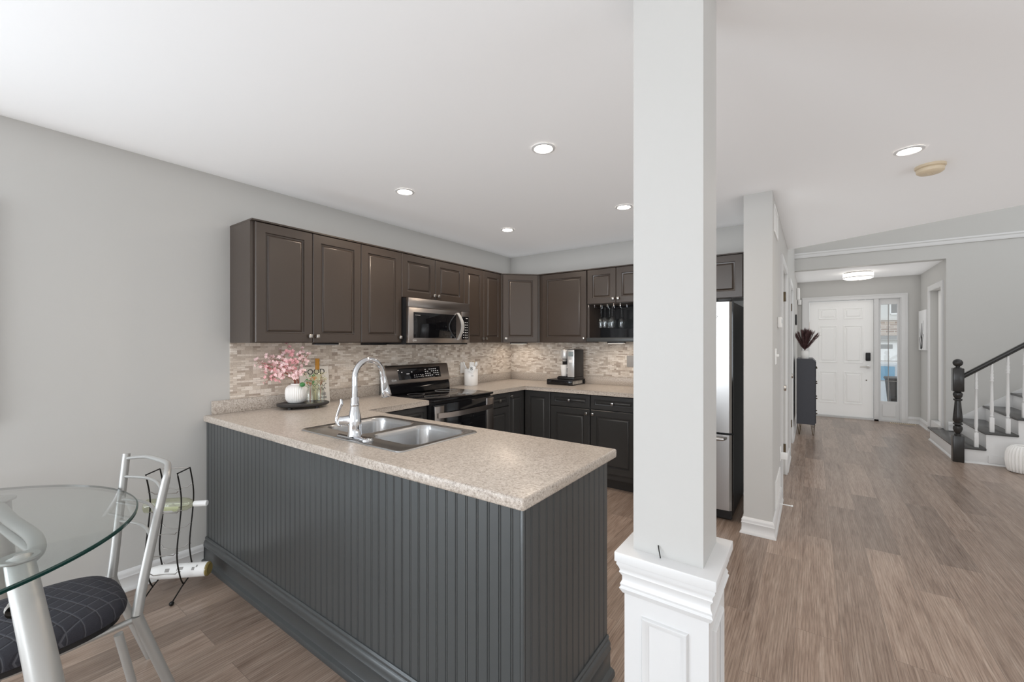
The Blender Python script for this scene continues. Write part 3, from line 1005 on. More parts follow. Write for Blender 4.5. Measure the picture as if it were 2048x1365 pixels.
# ---- faucet
fa = thing('faucet', 'tall chrome gooseneck pull-down faucet standing at the sink', 'faucet', (1.315, 1.196, 0.9203))
mb = MB()
pl = rrect(-0.128, 0.128, -0.028, 0.028, 0.0275)
a = loop(mb, pl, 0); b = loop(mb, [(x * 0.985, y * 0.95) for x, y in pl], 0.006); c = loop(mb, [(x * 0.93, y * 0.72) for x, y in pl], 0.011)
bridge(mb, a, b); bridge(mb, b, c); mb.f(c); mb.f(a[::-1])
obj('base_plate', mb, 'chrome', fa)
obj('body', MB().lathe([(0.034, 0.010), (0.031, 0.020), (0.0305, 0.05), (0.031, 0.075), (0.028, 0.105), (0.021, 0.138), (0.0185, 0.150), (0.021, 0.154), (0.021, 0.162), (0.018, 0.166), (0.0185, 0.190), (0.016, 0.194), (0.0, 0.194)], (0, 0, 0), 28), 'chrome', fa)
pts = [(0, 0, 0.18), (0, 0, 0.235)]
for i in range(13):
    a_ = PI - i * (PI - 0.28) / 12
    pts.append((0, 0.080 + 0.080 * math.cos(a_), 0.288 + 0.080 * math.sin(a_)))
obj('spout', MB().tube(pts, 0.0135, 16), 'chrome', fa)
e = Vector(pts[-1])
dv = Vector((0, 0.20, -0.98)).normalized()
mb = MB()
mb.tube([e, e + dv * 0.028, e + dv * 0.030, e + dv * 0.058, e + dv * 0.100, e + dv * 0.130, e + dv * 0.134, e + dv * 0.134], [0.0140, 0.0145, 0.0165, 0.0175, 0.0235, 0.0275, 0.026, 0.012], 18)
hd_ = obj('spray_head', mb, 'chrome', fa)
mb = MB(Matrix.Translation(e + dv * 0.078 + Vector((0.013, -0.008, 0))) @ Matrix.Rotation(-0.25, 4, 'X') @ Matrix.Rotation(0.6, 4, 'Z'))
mb.sphere((0, 0, 0), 0.011, 2.0)
obj('spray_button', mb, 'print_grey', hd_)
mb = MB(Matrix.Rotation(PI / 4, 4, 'Z')).lathe([(0.0, 0), (0.027, 0.0), (0.024, 0.015), (0.0205, 0.040), (0.021, 0.052), (0.015, 0.056), (0, 0.056)], (-0.015, 0, 0.083), 20, Matrix.Rotation(-PI / 2, 4, 'Y'))
hub = obj('valve', mb, 'chrome', fa)
mb = MB(Matrix.Rotation(PI / 4, 4, 'Z')).tube([(-0.060, 0, 0.058), (-0.074, 0, 0.060), (-0.084, 0, 0.085), (-0.078, 0, 0.115), (-0.068, 0, 0.145), (-0.060, 0, 0.165), (-0.062, 0, 0.185)], [0.004, 0.006, 0.0060, 0.0055, 0.0065, 0.0085, 0.005], 12, smooth=5)
obj('lever', mb, 'chrome', hub)

# ---- range
rg_ = thing('electric_range', 'stainless and black glass-top electric range between the worktops', 'stove', (0.690, 2.317, 0), R90)
W = 0.752
obj('body', MB().box(0, W, 0.035, 0.665, 0.05, 0.898), 'black_plastic', rg_, False)
mb = MB().box(-0.001, W + 0.001, 0.0, 0.600, 0.899, 0.920, 0.007)
ct = obj('cooktop', mb, 'black_glass', rg_)
for cx, cy, r in ((0.19, 0.16, 0.105), (0.56, 0.16, 0.085), (0.19, 0.42, 0.075), (0.56, 0.42, 0.105)):
    mb = MB().lathe([(r, 0), (r, 0.0005), (r - 0.003, 0.0005), (r - 0.003, 0)], (cx, cy, 0.9199), 36)
    obj('burner_ring', mb, 'print_grey', ct)
def prof_x(mb, poly, x0, x1):
    a = [mb.v((x0, y, z)) for y, z in poly]
    b = [mb.v((x1, y, z)) for y, z in poly]
    n = len(poly)
    mb.f(a); mb.f(b[::-1])
    for i in range(n):
        mb.f([a[i], a[(i + 1) % n], b[(i + 1) % n], b[i]])
    return mb
mb = prof_x(MB(), [(0.600, 0.90), (0.556, 0.921), (0.560, 0.97), (0.575, 1.012), (0.60, 1.018), (0.667, 1.018), (0.667, 0.90)], 0.002, W - 0.002)
obj('backguard_base', mb, 'black_gloss', rg_)
mb = prof_x(MB(), [(0.564, 1.006), (0.562, 1.018), (0.598, 1.158), (0.608, 1.168), (0.660, 1.168), (0.660, 1.006)], -0.004, W + 0.004)
bg = obj('control_panel', mb, 'steel_warm', rg_)
ang = math.atan2(0.036, 0.140)
Td = Matrix.Translation((0, 0.562, 1.018)) @ Matrix.Rotation(-ang, 4, 'X')
obj('display', MB(Td).box(0.125, 0.640, -0.003, 0.004, 0.022, 0.126, 0.001), 'black_glass', bg)
mb = MB(Td)
for i in range(7):
    for j in range(4):
        if (i + j) % 5 != 4:
            mb.box(0.44 + i * 0.026, 0.455 + i * 0.026, -0.0036, -0.003, 0.040 + j * 0.020, 0.047 + j * 0.020)
for i, x in enumerate((0.30, 0.325, 0.35, 0.375, 0.40)):
    mb.box(x, x + 0.013, -0.0036, -0.003, 0.036, 0.040)
    mb.box(x, x + 0.013, -0.0036, -0.003, 0.054, 0.058)
mb.box(0.215, 0.250, -0.0036, -0.003, 0.070, 0.076).box(0.160, 0.172, -0.0036, -0.003, 0.086, 0.094).box(0.275, 0.285, -0.0036, -0.003, 0.084, 0.092)
obj('touch_key_print', mb, 'print_white', bg)
def roundel(parent, Tm, x, z, s):
    mb = MB(Tm)
    mb.lathe([(s, 0), (s, 0.0008), (s * 0.84, 0.0008), (s * 0.84, 0)], (x, -0.0005, z), 18, AX_Y)
    mb.box(x - 0.10 * s, x + 0.02 * s, -0.0013, -0.0003, z - 0.45 * s, z + 0.45 * s)
    mb.box(x - 0.10 * s, x + 0.30 * s, -0.0013, -0.0003, z - 0.45 * s, z - 0.33 * s)
    return mb
lg = roundel(None, Td, 0.055, 0.022, 0.010)
obj('maker_badge', lg, 'print_white', bg)
text('badge_letters', 'LG', 0.020, 'print_white', bg, Td @ face_m(0.082, -0.0012, 0.022))
od = obj('oven_door', MB().box(0.006, W - 0.006, 0.0, 0.034, 0.205, 0.880, 0.004), 'black_gloss', rg_)
obj('side_trim', MB().box(0.004, 0.105, -0.006, 0.0, 0.205, 0.868, 0.003), 'steel_warm', od)
obj('side_trim', MB().box(W - 0.105, W - 0.004, -0.006, 0.0, 0.205, 0.868, 0.003), 'steel_warm', od)
obj('oven_window', MB().box(0.155, W - 0.155, -0.002, 0.0, 0.36, 0.70, 0.001), 'black_glass', od)
mb = MB()
rows = []
for i in range(15):
    t_ = i / 14
    x = 0.03 + t_ * (W - 0.06)
    y = -0.012 - 0.045 * min(1, 4 * t_ * (1 - t_) * 1.3)
    rows.append([mb.v((x, y - 0.006, 0.776)), mb.v((x, y + 0.006, 0.776)), mb.v((x, y + 0.006, 0.816)), mb.v((x, y - 0.006, 0.816))])
for A, B in zip(rows, rows[1:]):
    bridge(mb, A, B)
mb.f(rows[0]); mb.f(rows[-1][::-1])
obj('door_handle', mb, 'steel_warm', od)
obj('storage_drawer', MB().box(0.006, W - 0.006, 0.0, 0.034, 0.055, 0.197, 0.004), 'steel_warm', rg_)

# ---- microwave
mw = thing('microwave', 'stainless over-the-range microwave with bowed handle hung under the short cabinet', 'microwave', (0.392, 2.318, 1.357), R90)
W = 0.758
obj('case', MB().box(0.0, W, 0.032, 0.384, 0.0, 0.390), 'black_plastic', mw, False)
mb = MB().box(0.0, W, 0.0, 0.031, 0.312, 0.390, 0.003)
obj('vent_band', mb, 'steel_warm', mw)
dr = MB().box(0.0, 0.640, 0.0, 0.031, 0.012, 0.310, 0.003)
md = obj('door', dr, 'steel_warm', mw)
obj('window', MB().box(0.052, 0.565, -0.003, 0.0, 0.055, 0.272, 0.001), 'black_glass', md)
mb = roundel(None, Matrix.Identity(4), 0.052, 0.034, 0.008)
obj('maker_badge', mb, 'print_white', md)
text('badge_letters', 'LG', 0.016, 'print_white', md, face_m(0.074, -0.0012, 0.034))
obj('model_strip', MB().box(0.065, 0.125, -0.0036, -0.003, 0.245, 0.249), 'print_grey', md)
rows = []
mb = MB()
for i in range(17):
    t_ = i / 16
    z = 0.040 + t_ * 0.255
    y = -0.001 - 0.062 * math.sin(PI * t_)
    hwid = 0.012 + 0.006 * math.sin(PI * t_)
    rows.append([mb.v((0.590 - hwid, y - 0.004, z)), mb.v((0.590 + hwid, y - 0.004, z)), mb.v((0.590 + hwid, y + 0.006, z)), mb.v((0.590 - hwid, y + 0.006, z))])
for A, B in zip(rows, rows[1:]):
    bridge(mb, A, B)
mb.f(rows[0]); mb.f(rows[-1][::-1])
obj('door_handle', mb, 'silver', md)
cp = obj('control_panel', MB().box(0.642, W, 0.0, 0.031, 0.012, 0.310, 0.003), 'steel_warm', mw)
obj('keypad_glass', MB().box(0.648, 0.738, -0.003, 0.0, 0.045, 0.262, 0.001), 'black_glass', cp)
mb = MB()
for i in range(3):
    for j in range(7):
        mb.box(0.660 + i * 0.025, 0.671 + i * 0.025, -0.0036, -0.003, 0.060 + j * 0.024, 0.067 + j * 0.024)
mb.box(0.700, 0.725, -0.0036, -0.003, 0.243, 0.250)
obj('touch_key_print', mb, 'print_white', cp)

# ---- refrigerator
fr = thing('refrigerator', 'stainless bottom-freezer refrigerator seen behind the column', 'refrigerator', (1.848, 3.560, 0))
W = 0.750
obj('body', MB().box(0.006, W - 0.004, 0.078, 0.740, 0.03, 1.690), 'black_plastic', fr, False)
def fdoor(name, z0, z1):
    poly = [(0.002, 0.072), (0.002, 0.030), (0.02, 0.014), (0.20, 0.003), (W / 2, 0.0), (W - 0.20, 0.003), (W - 0.02, 0.014), (W - 0.002, 0.030), (W - 0.002, 0.072)]
    d = obj(name, MB().prism(poly, z0, z1), 'steel', fr)
    return d
fd = fdoor('door', 0.680, 1.688)
fz = fdoor('freezer_drawer', 0.085, 0.664)
obj('door_edge', MB().box(W - 0.0035, W + 0.003, 0.028, 0.0765, 0.680, 1.690), 'black_gloss', fd)
obj('drawer_edge', MB().box(W - 0.0035, W + 0.003, 0.028, 0.0765, 0.085, 0.664), 'black_gloss', fz)
mb = MB()
mb.tube([(0.06, 0.018, 0.640), (0.075, -0.030, 0.636), (0.16, -0.036, 0.636), (W - 0.14, -0.036, 0.636), (W - 0.055, -0.030, 0.636), (W - 0.045, 0.018, 0.640)], 0.013, 10)
obj('drawer_handle', mb, 'steel', fz)
mb = MB().tube([(0.06, 0.012, 0.80), (0.06, -0.04, 0.82), (0.06, -0.045, 1.1), (0.06, -0.04, 1.44), (0.06, 0.012, 1.46)], 0.013, 10)
obj('door_handle', mb, 'steel', fd)
mb = MB().lathe([(1.0, 0), (1.0, 0.0012), (0.8, 0.0012), (0.8, 0)], (0, 0, 0), 24, AX_Y)
mb.bm.transform(Matrix.Translation((W - 0.125, 0.0095, 1.575)) @ Matrix.Diagonal((0.028, 1, 0.012, 1)))
obj('oval_badge', mb, 'print_grey', fd)
obj('hinge_cover', MB().box(W - 0.10, W - 0.004, 0.02, 0.12, 1.691, 1.716, 0.006), 'black_plastic', fr)
obj('base_grille', MB().box(0.01, W - 0.006, 0.045, 0.0775, 0.012, 0.080), 'black_plastic', fr, False)
for x in (0.06, W - 0.06):
    obj('foot', MB().lathe([(0.022, 0), (0.022, 0.016), (0.012, 0.02), (0.012, 0.032), (0, 0.032)], (x, 0.10, 0), 14), 'black_plastic', fr)

# ================================================================== LAMPS
def downlight(x, y, label, watts=4.2):
    r = thing('downlight', label, 'light', (x, y, 2.44), 0, 'recessed ceiling lights')
    obj('trim_ring', MB().lathe([(0.066, -0.001), (0.065, -0.005), (0.052, -0.008), (0.046, -0.004), (0.044, 0.0), (0.046, 0.0)], (0, 0, 0), 32), 'white_trim', r)
    obj('lens', MB().lathe([(0.0, -0.003), (0.046, -0.003), (0.046, -0.0005), (0, -0.0005)], (0, 0, 0), 32), 'lamp_lit', r)
    l = bpy.data.lights.new('downlight_beam', 'SPOT')
    l.energy = watts * (4 if x < 3 else 2.4)
    l.color = (1.0, 0.80, 0.60)
    l.spot_size = 2.9
    l.spot_blend = 0.8
    l.shadow_soft_size = 0.04
    lo = bpy.data.objects.new('downlight_beam', l)
    C.objects.link(lo)
    lo.parent = r
    lo.location = (0, 0, -0.02)
    return r
downlight(1.897, 1.970, 'recessed ceiling light nearest the camera, over the peninsula')
downlight(0.758, 1.970, 'recessed ceiling light above the pink flowers, near the left wall')
downlight(0.755, 3.200, 'recessed ceiling light near the far kitchen corner')
downlight(1.893, 3.190, 'recessed ceiling light partly cut off by the column')
downlight(3.530, 3.170, 'recessed ceiling light in the hall beside the smoke detector')
sd = thing('smoke_detector', 'round yellowed smoke detector on the hall ceiling', 'smoke detector', (3.672, 3.520, 2.44))
obj('base', MB().lathe([(0.0, 0), (0.070, 0), (0.070, -0.012), (0.064, -0.016), (0.0, -0.016)], (0, 0, 0), 32), 'cream_plastic', sd)
mb = MB().lathe([(0.060, -0.016), (0.064, -0.022), (0.062, -0.038), (0.052, -0.046), (0.012, -0.047), (0.010, -0.044), (0, -0.044)], (0, 0, 0), 32)
obj('cover', mb, 'cream_plastic', sd)
fl = thing('ceiling_lamp', 'round flush drum lamp glowing on the entry ceiling', 'lamp', (3.70, 8.80, 2.51))
obj('canopy', MB().lathe([(0, 0), (0.185, 0), (0.185, -0.020), (0, -0.020)], (0, 0, 0), 36), 'pewter', fl)
obj('drum_shade', MB().lathe([(0.195, -0.021), (0.195, -0.092), (0.165, -0.108), (0, -0.112)], (0, 0, 0), 40), 'shade_lit', fl)
obj('band', MB().lathe([(0.197, -0.080), (0.199, -0.080), (0.199, -0.092), (0.197, -0.092)], (0, 0, 0), 40), 'pewter', fl)
obj('finial', MB().lathe([(0, -0.128), (0.010, -0.122), (0.010, -0.112), (0, -0.112)], (0, 0, 0), 14), 'pewter', fl)
l = bpy.data.lights.new('entry_glow', 'POINT')
l.energy = 1.5
l.color = (1.0, 0.93, 0.86)
l.shadow_soft_size = 0.18
lo = bpy.data.objects.new('entry_glow', l)
C.objects.link(lo)
lo.parent = fl
lo.location = (0, 0, -0.33)
# slim lights under the wall cabinets
def bar_light(x0, x1, y0, y1, z, label, lens=True):
    cx, cy = (x0 + x1) / 2, (y0 + y1) / 2
    r = thing('cabinet_light', label, 'light', (cx, cy, z), 0, 'bars under the wall cabinets')
    obj('housing', MB().box(x0 - cx, x1 - cx, y0 - cy, y1 - cy, -0.014, -0.0005, 0.002), 'black_plastic', r)
    obj('lens', MB().box(x0 - cx + 0.008, x1 - cx - 0.008, y0 - cy + 0.008, y1 - cy - 0.008, -0.017, -0.0142), 'white_plastic' if x0 == 0.17 else 'bar_lit', r)
    if x0 == 0.17:
        return
    l = bpy.data.lights.new('bar_beam', 'AREA')
    l.shape = 'RECTANGLE'
    l.size, l.size_y = x1 - x0, y1 - y0
    l.energy = 0.65
    l.color = (1.0, 0.84, 0.68)
    lo = bpy.data.objects.new('bar_beam', l)
    C.objects.link(lo)
    lo.parent = r
    lo.location = (0, 0, -0.0185)
bar_light(0.17, 0.22, 1.62, 1.80, UZ0, 'slim black light bar under the left cabinet, right of the flowers')
bar_light(0.16, 0.38, 4.06, 4.11, UZ0, 'slim light bar under the diagonal corner cabinet')
bar_light(1.40, 1.58, 4.03, 4.08, 1.381, 'slim light bar under the open wine glass shelf')
tag(obj('cable_box', MB().box(0.01, 0.12, 2.13, 2.311, 1.352, 1.3715, 0.003), 'black_plastic'), 'flat black box under the cabinet left of the microwave', 'box')

# ================================================================== ON THE WORKTOP
TZ = 0.953
ta = math.atan2(0.281, 0.138)
tr = thing('serving_tray', 'black oval footed tray under the flower vase and bottles', 'tray', (0.185, 1.550, 0.9172), ta)
def oval(a, b, n=40):
    return [(a * math.cos(2 * PI * i / n), b * math.sin(2 * PI * i / n)) for i in range(n)]
mb = MB()
ls = [loop(mb, oval(0.150, 0.100), 0.014), loop(mb, oval(0.165, 0.116), 0.022), loop(mb, oval(0.168, 0.120), 0.032), loop(mb, oval(0.163, 0.115), 0.0358), loop(mb, oval(0.155, 0.107), 0.0345)]
for A, B in zip(ls, ls[1:]):
    bridge(mb, A, B)
mb.f(ls[0][::-1]); mb.f(ls[-1])
obj('plate', mb, 'slate_tray', tr)
for sx, sy in ((1, 1), (1, -1), (-1, 1), (-1, -1)):
    obj('foot', MB().lathe([(0.012, 0), (0.013, 0.006), (0.012, 0.0142), (0, 0.0142), (0, 0)], (sx * 0.085, sy * 0.055, 0), 12), 'slate_tray', tr)
TT = 0.9172 + 0.0346
VX, VY = 0.150, 1.518
va = thing('flower_vase', 'squat white ribbed vase holding pink blossom on the black tray', 'vase', (VX, VY, TT))
obj('body', MB().lathe([(0, 0), (0.044, 0), (0.058, 0.010), (0.068, 0.030), (0.0710, 0.060), (0.0700, 0.090), (0.064, 0.110), (0.050, 0.124), (0.036, 0.129), (0.034, 0.136), (0.031, 0.136), (0.032, 0.126), (0.046, 0.118), (0.060, 0.075), (0.04, 0.01), (0, 0.008)], (0, 0, 0), 216, flute=(36, 0.045, 0.012, 0.120)), 'white_ceramic', va)
bo = thing('blossom_branches', 'airy pink blossom branches in the squat white vase', 'flowers', (VX, VY, TT + 0.01))
er, ef = Vector((0.8137, 0.5812, 0)), Vector((0.5812, -0.8137, 0))    # right of the view, towards the view
rnd = random.Random(5)
def blossom(mb, p, n_, s):
    # five cupped petals round a dark eye
    n_ = n_.normalized()
    a = n_.orthogonal().normalized()
    b = n_.cross(a)
    ph = rnd.random() * 6
    for k in range(5):
        t = ph + 2 * PI * k / 5
        d = a * math.cos(t) + b * math.sin(t)
        q = a * -math.sin(t) + b * math.cos(t)
        v0 = mb.v(p)
        v1 = mb.v(p + d * s * 0.55 + q * s * 0.36 + n_ * s * 0.22)
        v2 = mb.v(p + d * s * 1.0 + q * s * 0.20 + n_ * s * 0.38)
        v3 = mb.v(p + d * s * 1.0 - q * s * 0.20 + n_ * s * 0.38)
        v4 = mb.v(p + d * s * 0.55 - q * s * 0.36 + n_ * s * 0.22)
        mb.f([v0, v4, v3, v2, v1])
ends = [(-0.195, 0.075, 0.115), (-0.205, 0.10, 0.150), (-0.150, 0.08, 0.195), (-0.045, 0.03, 0.255), (-0.075, 0.06, 0.215), (0.045, 0.02, 0.232), (0.020, 0.09, 0.165), (0.085, 0.0, 0.205), (0.065, 0.06, 0.085), (-0.125, 0.10, 0.045), (-0.075, 0.12, 0.075), (-0.02, 0.12, 0.125), (-0.105, 0.02, 0.15), (0.03, 0.10, 0.06)]
base_z = 0.125
for i, (lx, tw, hz) in enumerate(ends):
    st = MB()
    flw = MB()
    e_ = er * lx + ef * tw + Vector((0, 0, base_z + hz))
    s0 = Vector((rnd.uniform(-0.008, 0.008), rnd.uniform(-0.008, 0.008), 0.0))
    s1 = Vector((rnd.uniform(-0.012, 0.012), rnd.uniform(-0.012, 0.012), base_z + 0.01))
    mid = s1.lerp(e_, 0.55) + Vector((0, 0, 0.03))
    st.tube([s0, s1, mid, e_], [0.0022, 0.0020, 0.0016, 0.001], 6, smooth=4)
    for t in [x / 9 for x in range(2, 10)]:
        p_ = s1.lerp(mid, t * 2) if t < 0.5 else mid.lerp(e_, t * 2 - 1)
        if t < 0.38:
            continue
        for _ in range(2 if t < 0.7 else 3):
            off = Vector((rnd.gauss(0, 1), rnd.gauss(0, 1), rnd.gauss(0, 1))) * 0.016
            q_ = p_ + off
            if VX + q_.x < 0.045:
                q_.x = 0.05 - VX
            st.tube([p_, q_], [0.0009, 0.0006], 4)
            blossom(flw, q_, off + ef * 0.022 + Vector((0, 0, 0.008)), rnd.uniform(0.0105, 0.0145))
    sp_ = obj('blossom_spray', flw, 'pink_pale' if i % 3 else 'pink', bo, False)
    obj('twig', st, 'twig', sp_)
# small clear bottles with dried flowers
for (x, y), lab, labd in (((0.256, 1.560), 'small clear glass bottle with dried flowers, left of the pair on the tray', 'dried green and ochre flowers in the left small bottle'),
                    ((0.262, 1.632), 'small clear glass bottle with dried flowers, right of the pair on the tray', 'dried pale flowers in the right small bottle')):
    r = thing('glass_bottle', lab, 'bottle', (x, y, TT), 0, 'small glass bottles')
    obj('glass', MB().lathe([(0, 0), (0.026, 0), (0.028, 0.004), (0.028, 0.070), (0.022, 0.090), (0.012, 0.104), (0.012, 0.122), (0.014, 0.126), (0.0115, 0.126), (0.010, 0.104), (0.020, 0.088), (0.0265, 0.069), (0.0265, 0.006), (0, 0.005)], (0, 0, 0), 24), 'glass_clear', r)
    dfl = thing('dried_flowers', labd, 'flowers', (x, y, TT + 0.006), 0)
    rr = random.Random(int(x * 1000))
    for k in range(7):
        a_ = rr.uniform(0, 6.28)
        tip = Vector((math.cos(a_) * rr.uniform(0.01, 0.04), math.sin(a_) * rr.uniform(0.01, 0.04), rr.uniform(0.13, 0.20)))
        mb = MB().tube([(0, 0, 0), (0, 0, 0.11), tip], [0.001, 0.001, 0.0007], 5, smooth=3)
        obj('stem', mb, 'twig', dfl)
        mb = MB()
        for q in range(10):
            mb.sphere(tip + Vector((rr.gauss(0, 0.010), rr.gauss(0, 0.010), rr.gauss(0, 0.008))), rr.uniform(0.002, 0.0045), 1, 6, 4)
        obj('flower_head', mb, rr.choice(['dried', 'dried', 'ochre', 'leaf']) if 'left' in labd else 'dried', dfl)
    if 'left' in labd:
        mb = MB().sphere((-0.030, -0.040, 0.125), 0.018, 0.9)
        mb.tube([(0, 0, 0.10), (-0.030, -0.040, 0.122)], 0.001, 5)
        obj('green_bud', mb, 'leaf', dfl)
wbot = thing('tall_bottle', 'tall pale bottle with a gold neck behind the small bottles', 'bottle', (0.099, 1.700, 0.9172))
obj('glass', MB().lathe([(0, 0), (0.034, 0), (0.036, 0.004), (0.036, 0.19), (0.028, 0.225), (0.0145, 0.25), (0.0135, 0.262), (0, 0.262)], (0, 0, 0), 24), 'glass_wine', wbot)
obj('neck_foil', MB().lathe([(0.0142, 0.255), (0.0152, 0.262), (0.0150, 0.330), (0.0162, 0.332), (0.0162, 0.338), (0, 0.339)], (0, 0, 0), 20), 'amber', wbot)
# word sign leaning on the splashback
sg = thing('word_sign', 'cream sign with black FOOD lettering leaning behind the bottles', 'sign', (0.058, 1.715, 0.9172), R90)
Tl = Matrix.Rotation(-0.11, 4, 'X')
obj('board', MB(Tl).box(-0.112, 0.112, 0.0, 0.006, 0.0, 0.276), 'paper', sg, False)
text('headline', 'FOOD', 0.058, 'print_black', sg, Tl @ face_m(0.0, -0.0008, 0.235))
mb = MB(Tl)
for i, (z_, x0, x1) in enumerate(((0.165, -0.08, 0.085), (0.135, -0.06, 0.09), (0.105, -0.02, 0.08))):
    pts = [(x0 + (x1 - x0) * t / 14, -0.001, z_ + 0.012 * math.sin(t * 1.9 + i)) for t in range(15)]
    mb.tube(pts, 0.0016, 5, smooth=2)
mb.tube([(0.05, -0.001, 0.20), (0.058, -0.001, 0.17), (0.045, -0.001, 0.15)], 0.002, 5, smooth=3)
obj('script_line', mb, 'print_black', sg)
mb = MB(Tl).box(0.02, 0.085, -0.0012, -0.0002, 0.03, 0.045).box(0.045, 0.08, -0.0012, -0.0002, 0.055, 0.075)
obj('small_print', mb, 'print_grey', sg, False)
# utensil crock
cr = thing('utensil_crock', 'white ceramic utensil crock right of the stove', 'crock', (0.125, 3.402, 0.9172))
obj('pot', MB().lathe([(0, 0), (0.070, 0), (0.073, 0.004), (0.073, 0.172), (0.070, 0.176), (0.067, 0.172), (0.067, 0.01), (0, 0.01)], (0, 0, 0), 36), 'white_ceramic', cr)
mb = MB(Matrix.Rotation(0.75, 4, 'Z')).box(0.045, 0.052, -0.0735, -0.0725, 0.10, 0.104).box(-0.0, 0.0, -0.07, -0.07, 0.1, 0.1)
obj('printed_mark', MB(Matrix.Rotation(0.9, 4, 'Z')).box(-0.012, 0.012, -0.0745, -0.0715, 0.102, 0.107), 'print_grey', cr)
UB = Vector((0.125, 3.402, 0.9172 + 0.012))
def utensil(name, label, tip, material, head):
    r = thing(name, label, 'utensil', UB, 0, 'utensils in the white crock')
    base = Vector((-tip[0] * 0.35, -tip[1] * 0.35, 0))
    t = Vector(tip)
    d = (t - base).normalized()
    obj('handle', MB().tube([base, t], 0.006, 8), material, r)
    q = d.to_track_quat('Z', 'Y').to_matrix().to_4x4()
    F_ = Matrix.Translation(t) @ Matrix.Rotation(-0.62, 4, 'Z') @ Matrix.Identity(4)
    m_ = MB(Matrix.Translation(t) @ q)
    head(m_)
    h_ = obj('head', m_, material, r)
    return r, h_, t
utensil('spatula', 'white spatula leaning left in the crock, broad flat head', (-0.036, -0.052, 0.185), 'white_plastic',
        lambda m_: m_.box(-0.028, 0.028, -0.004, 0.004, -0.02, 0.06, 0.003))
utensil('wooden_spoon', 'pale wooden spoon standing upright in the crock', (0.010, 0.028, 0.195), 'wood_light',
        lambda m_: m_.sphere((0, 0, 0.015), 0.022, 1.5))
utensil('cooking_spoon', 'white cooking spoon standing at the right side of the crock', (0.036, 0.036, 0.21), 'white_plastic',
        lambda m_: m_.sphere((0, 0, 0.0), 0.018, 1.7))
utensil('turner', 'cream slotted turner at the middle of the crock', (0.02, -0.012, 0.19), 'matte_ceramic',
        lambda m_: m_.box(-0.026, 0.026, -0.003, 0.003, -0.03, 0.045, 0.002))
mi = thing('kitchen_tag', 'white card tag marked B hanging over the crock rim', 'tag', (0.175, 3.332, 1.062), math.radians(25))
obj('card', MB(Matrix.Rotation(0.5, 4, 'Y')).box(-0.03, 0.03, 0, 0.004, 0.0, 0.075, 0.001), 'white_plastic', mi)
text('letter', 'B', 0.05, 'print_black', mi, Matrix.Translation((0.014, -0.0012, 0.036)) @ Matrix.Rotation(PI / 2, 4, 'X'))
ou = thing('wall_outlet', 'white wall outlet on the mosaic behind the utensil crock', 'outlet', (0.0085, 3.395, 1.10), R90)
obj('cover_plate', MB().box(-0.036, 0.036, -0.006, 0, -0.058, 0.058, 0.002), 'white_plastic', ou)
obj('socket', MB().box(-0.017, 0.017, -0.008, -0.006, -0.034, 0.034, 0.001), 'white_ceramic', ou)
ou = thing('wall_outlet', 'grey outlet on the back mosaic, just left of the column', 'outlet', (1.545, 4.2965, 1.178), 0)
obj('cover_plate', MB().box(-0.036, 0.036, -0.006, 0, -0.058, 0.058, 0.002), 'print_grey', ou)
obj('socket', MB().box(-0.017, 0.017, -0.008, -0.006, -0.034, 0.034, 0.001), 'print_grey', ou)
# coffee corner
ctz = 0.9172
ct_ = thing('pod_drawer', 'low black coffee pod drawer with wire side under the coffee maker', 'drawer', (0.735, 3.955, ctz))
W = 0.312
mb = MB().box(0, W, 0, 0.30, 0.048, 0.056, 0.002).box(0, W, 0.010, 0.30, 0.0, 0.008).box(0, 0.012, 0.012, 0.30, 0.008, 0.048).box(0.012, W, 0.288, 0.30, 0.008, 0.048)
obj('frame', mb, 'black_plastic', ct_)
obj('drawer_front', MB().box(0.002, W - 0.002, -0.004, 0.008, 0.006, 0.047, 0.002), 'black_gloss', ct_)
obj('pod_row', MB().box(0.02, W - 0.016, 0.02, 0.27, 0.0085, 0.044), 'paper', ct_, False)
mb = MB()
for i in range(9):
    mb.tube([(W - 0.006, 0.02 + i * 0.031, 0.009), (W - 0.006, 0.02 + i * 0.031, 0.047)], 0.0016, 6)
obj('side_wires', mb, 'black_wire', ct_)
cm = thing('coffee_maker', 'silver single-cup coffee maker with small grey screen', 'coffee maker', (0.838, 4.000, ctz + 0.0565))
obj('base', MB().box(0.0, 0.205, 0.0, 0.235, 0.0, 0.028, 0.006), 'black_plastic', cm)
obj('drip_tray', MB().box(0.010, 0.112, 0.004, 0.10, 0.0285, 0.036, 0.003), 'black_gloss', cm)
obj('back_body', MB().box(0.006, 0.120, 0.105, 0.232, 0.0285, 0.322, 0.008), 'black_plastic', cm)
tw_ = obj('side_tower', MB().box(0.122, 0.204, 0.010, 0.232, 0.0285, 0.324, 0.006), 'black_plastic', cm)
obj('silver_face', MB().box(0.123, 0.203, 0.006, 0.0095, 0.030, 0.322, 0.001), 'silver', tw_)
obj('screen', MB().box(0.134, 0.192, 0.003, 0.0058, 0.252, 0.302, 0.001), 'screen', tw_)
obj('button_pad', MB().box(0.142, 0.186, 0.0035, 0.0058, 0.185, 0.215, 0.001), 'print_white', tw_)
mb = MB().lathe([(0, 0.218), (0.030, 0.218), (0.049, 0.224), (0.052, 0.232), (0.052, 0.312), (0.046, 0.322), (0, 0.324)], (0.061, 0.075, 0), 32)
obj('brew_head', mb, 'silver', cm)
obj('spout', MB().lathe([(0, 0.195), (0.020, 0.195), (0.034, 0.2175), (0, 0.2175)], (0.061, 0.062, 0), 20), 'silver', cm)
mg = thing('mug', 'white mug standing under the coffee maker spout', 'mug', (0.900, 4.053, ctz + 0.0565 + 0.0365))
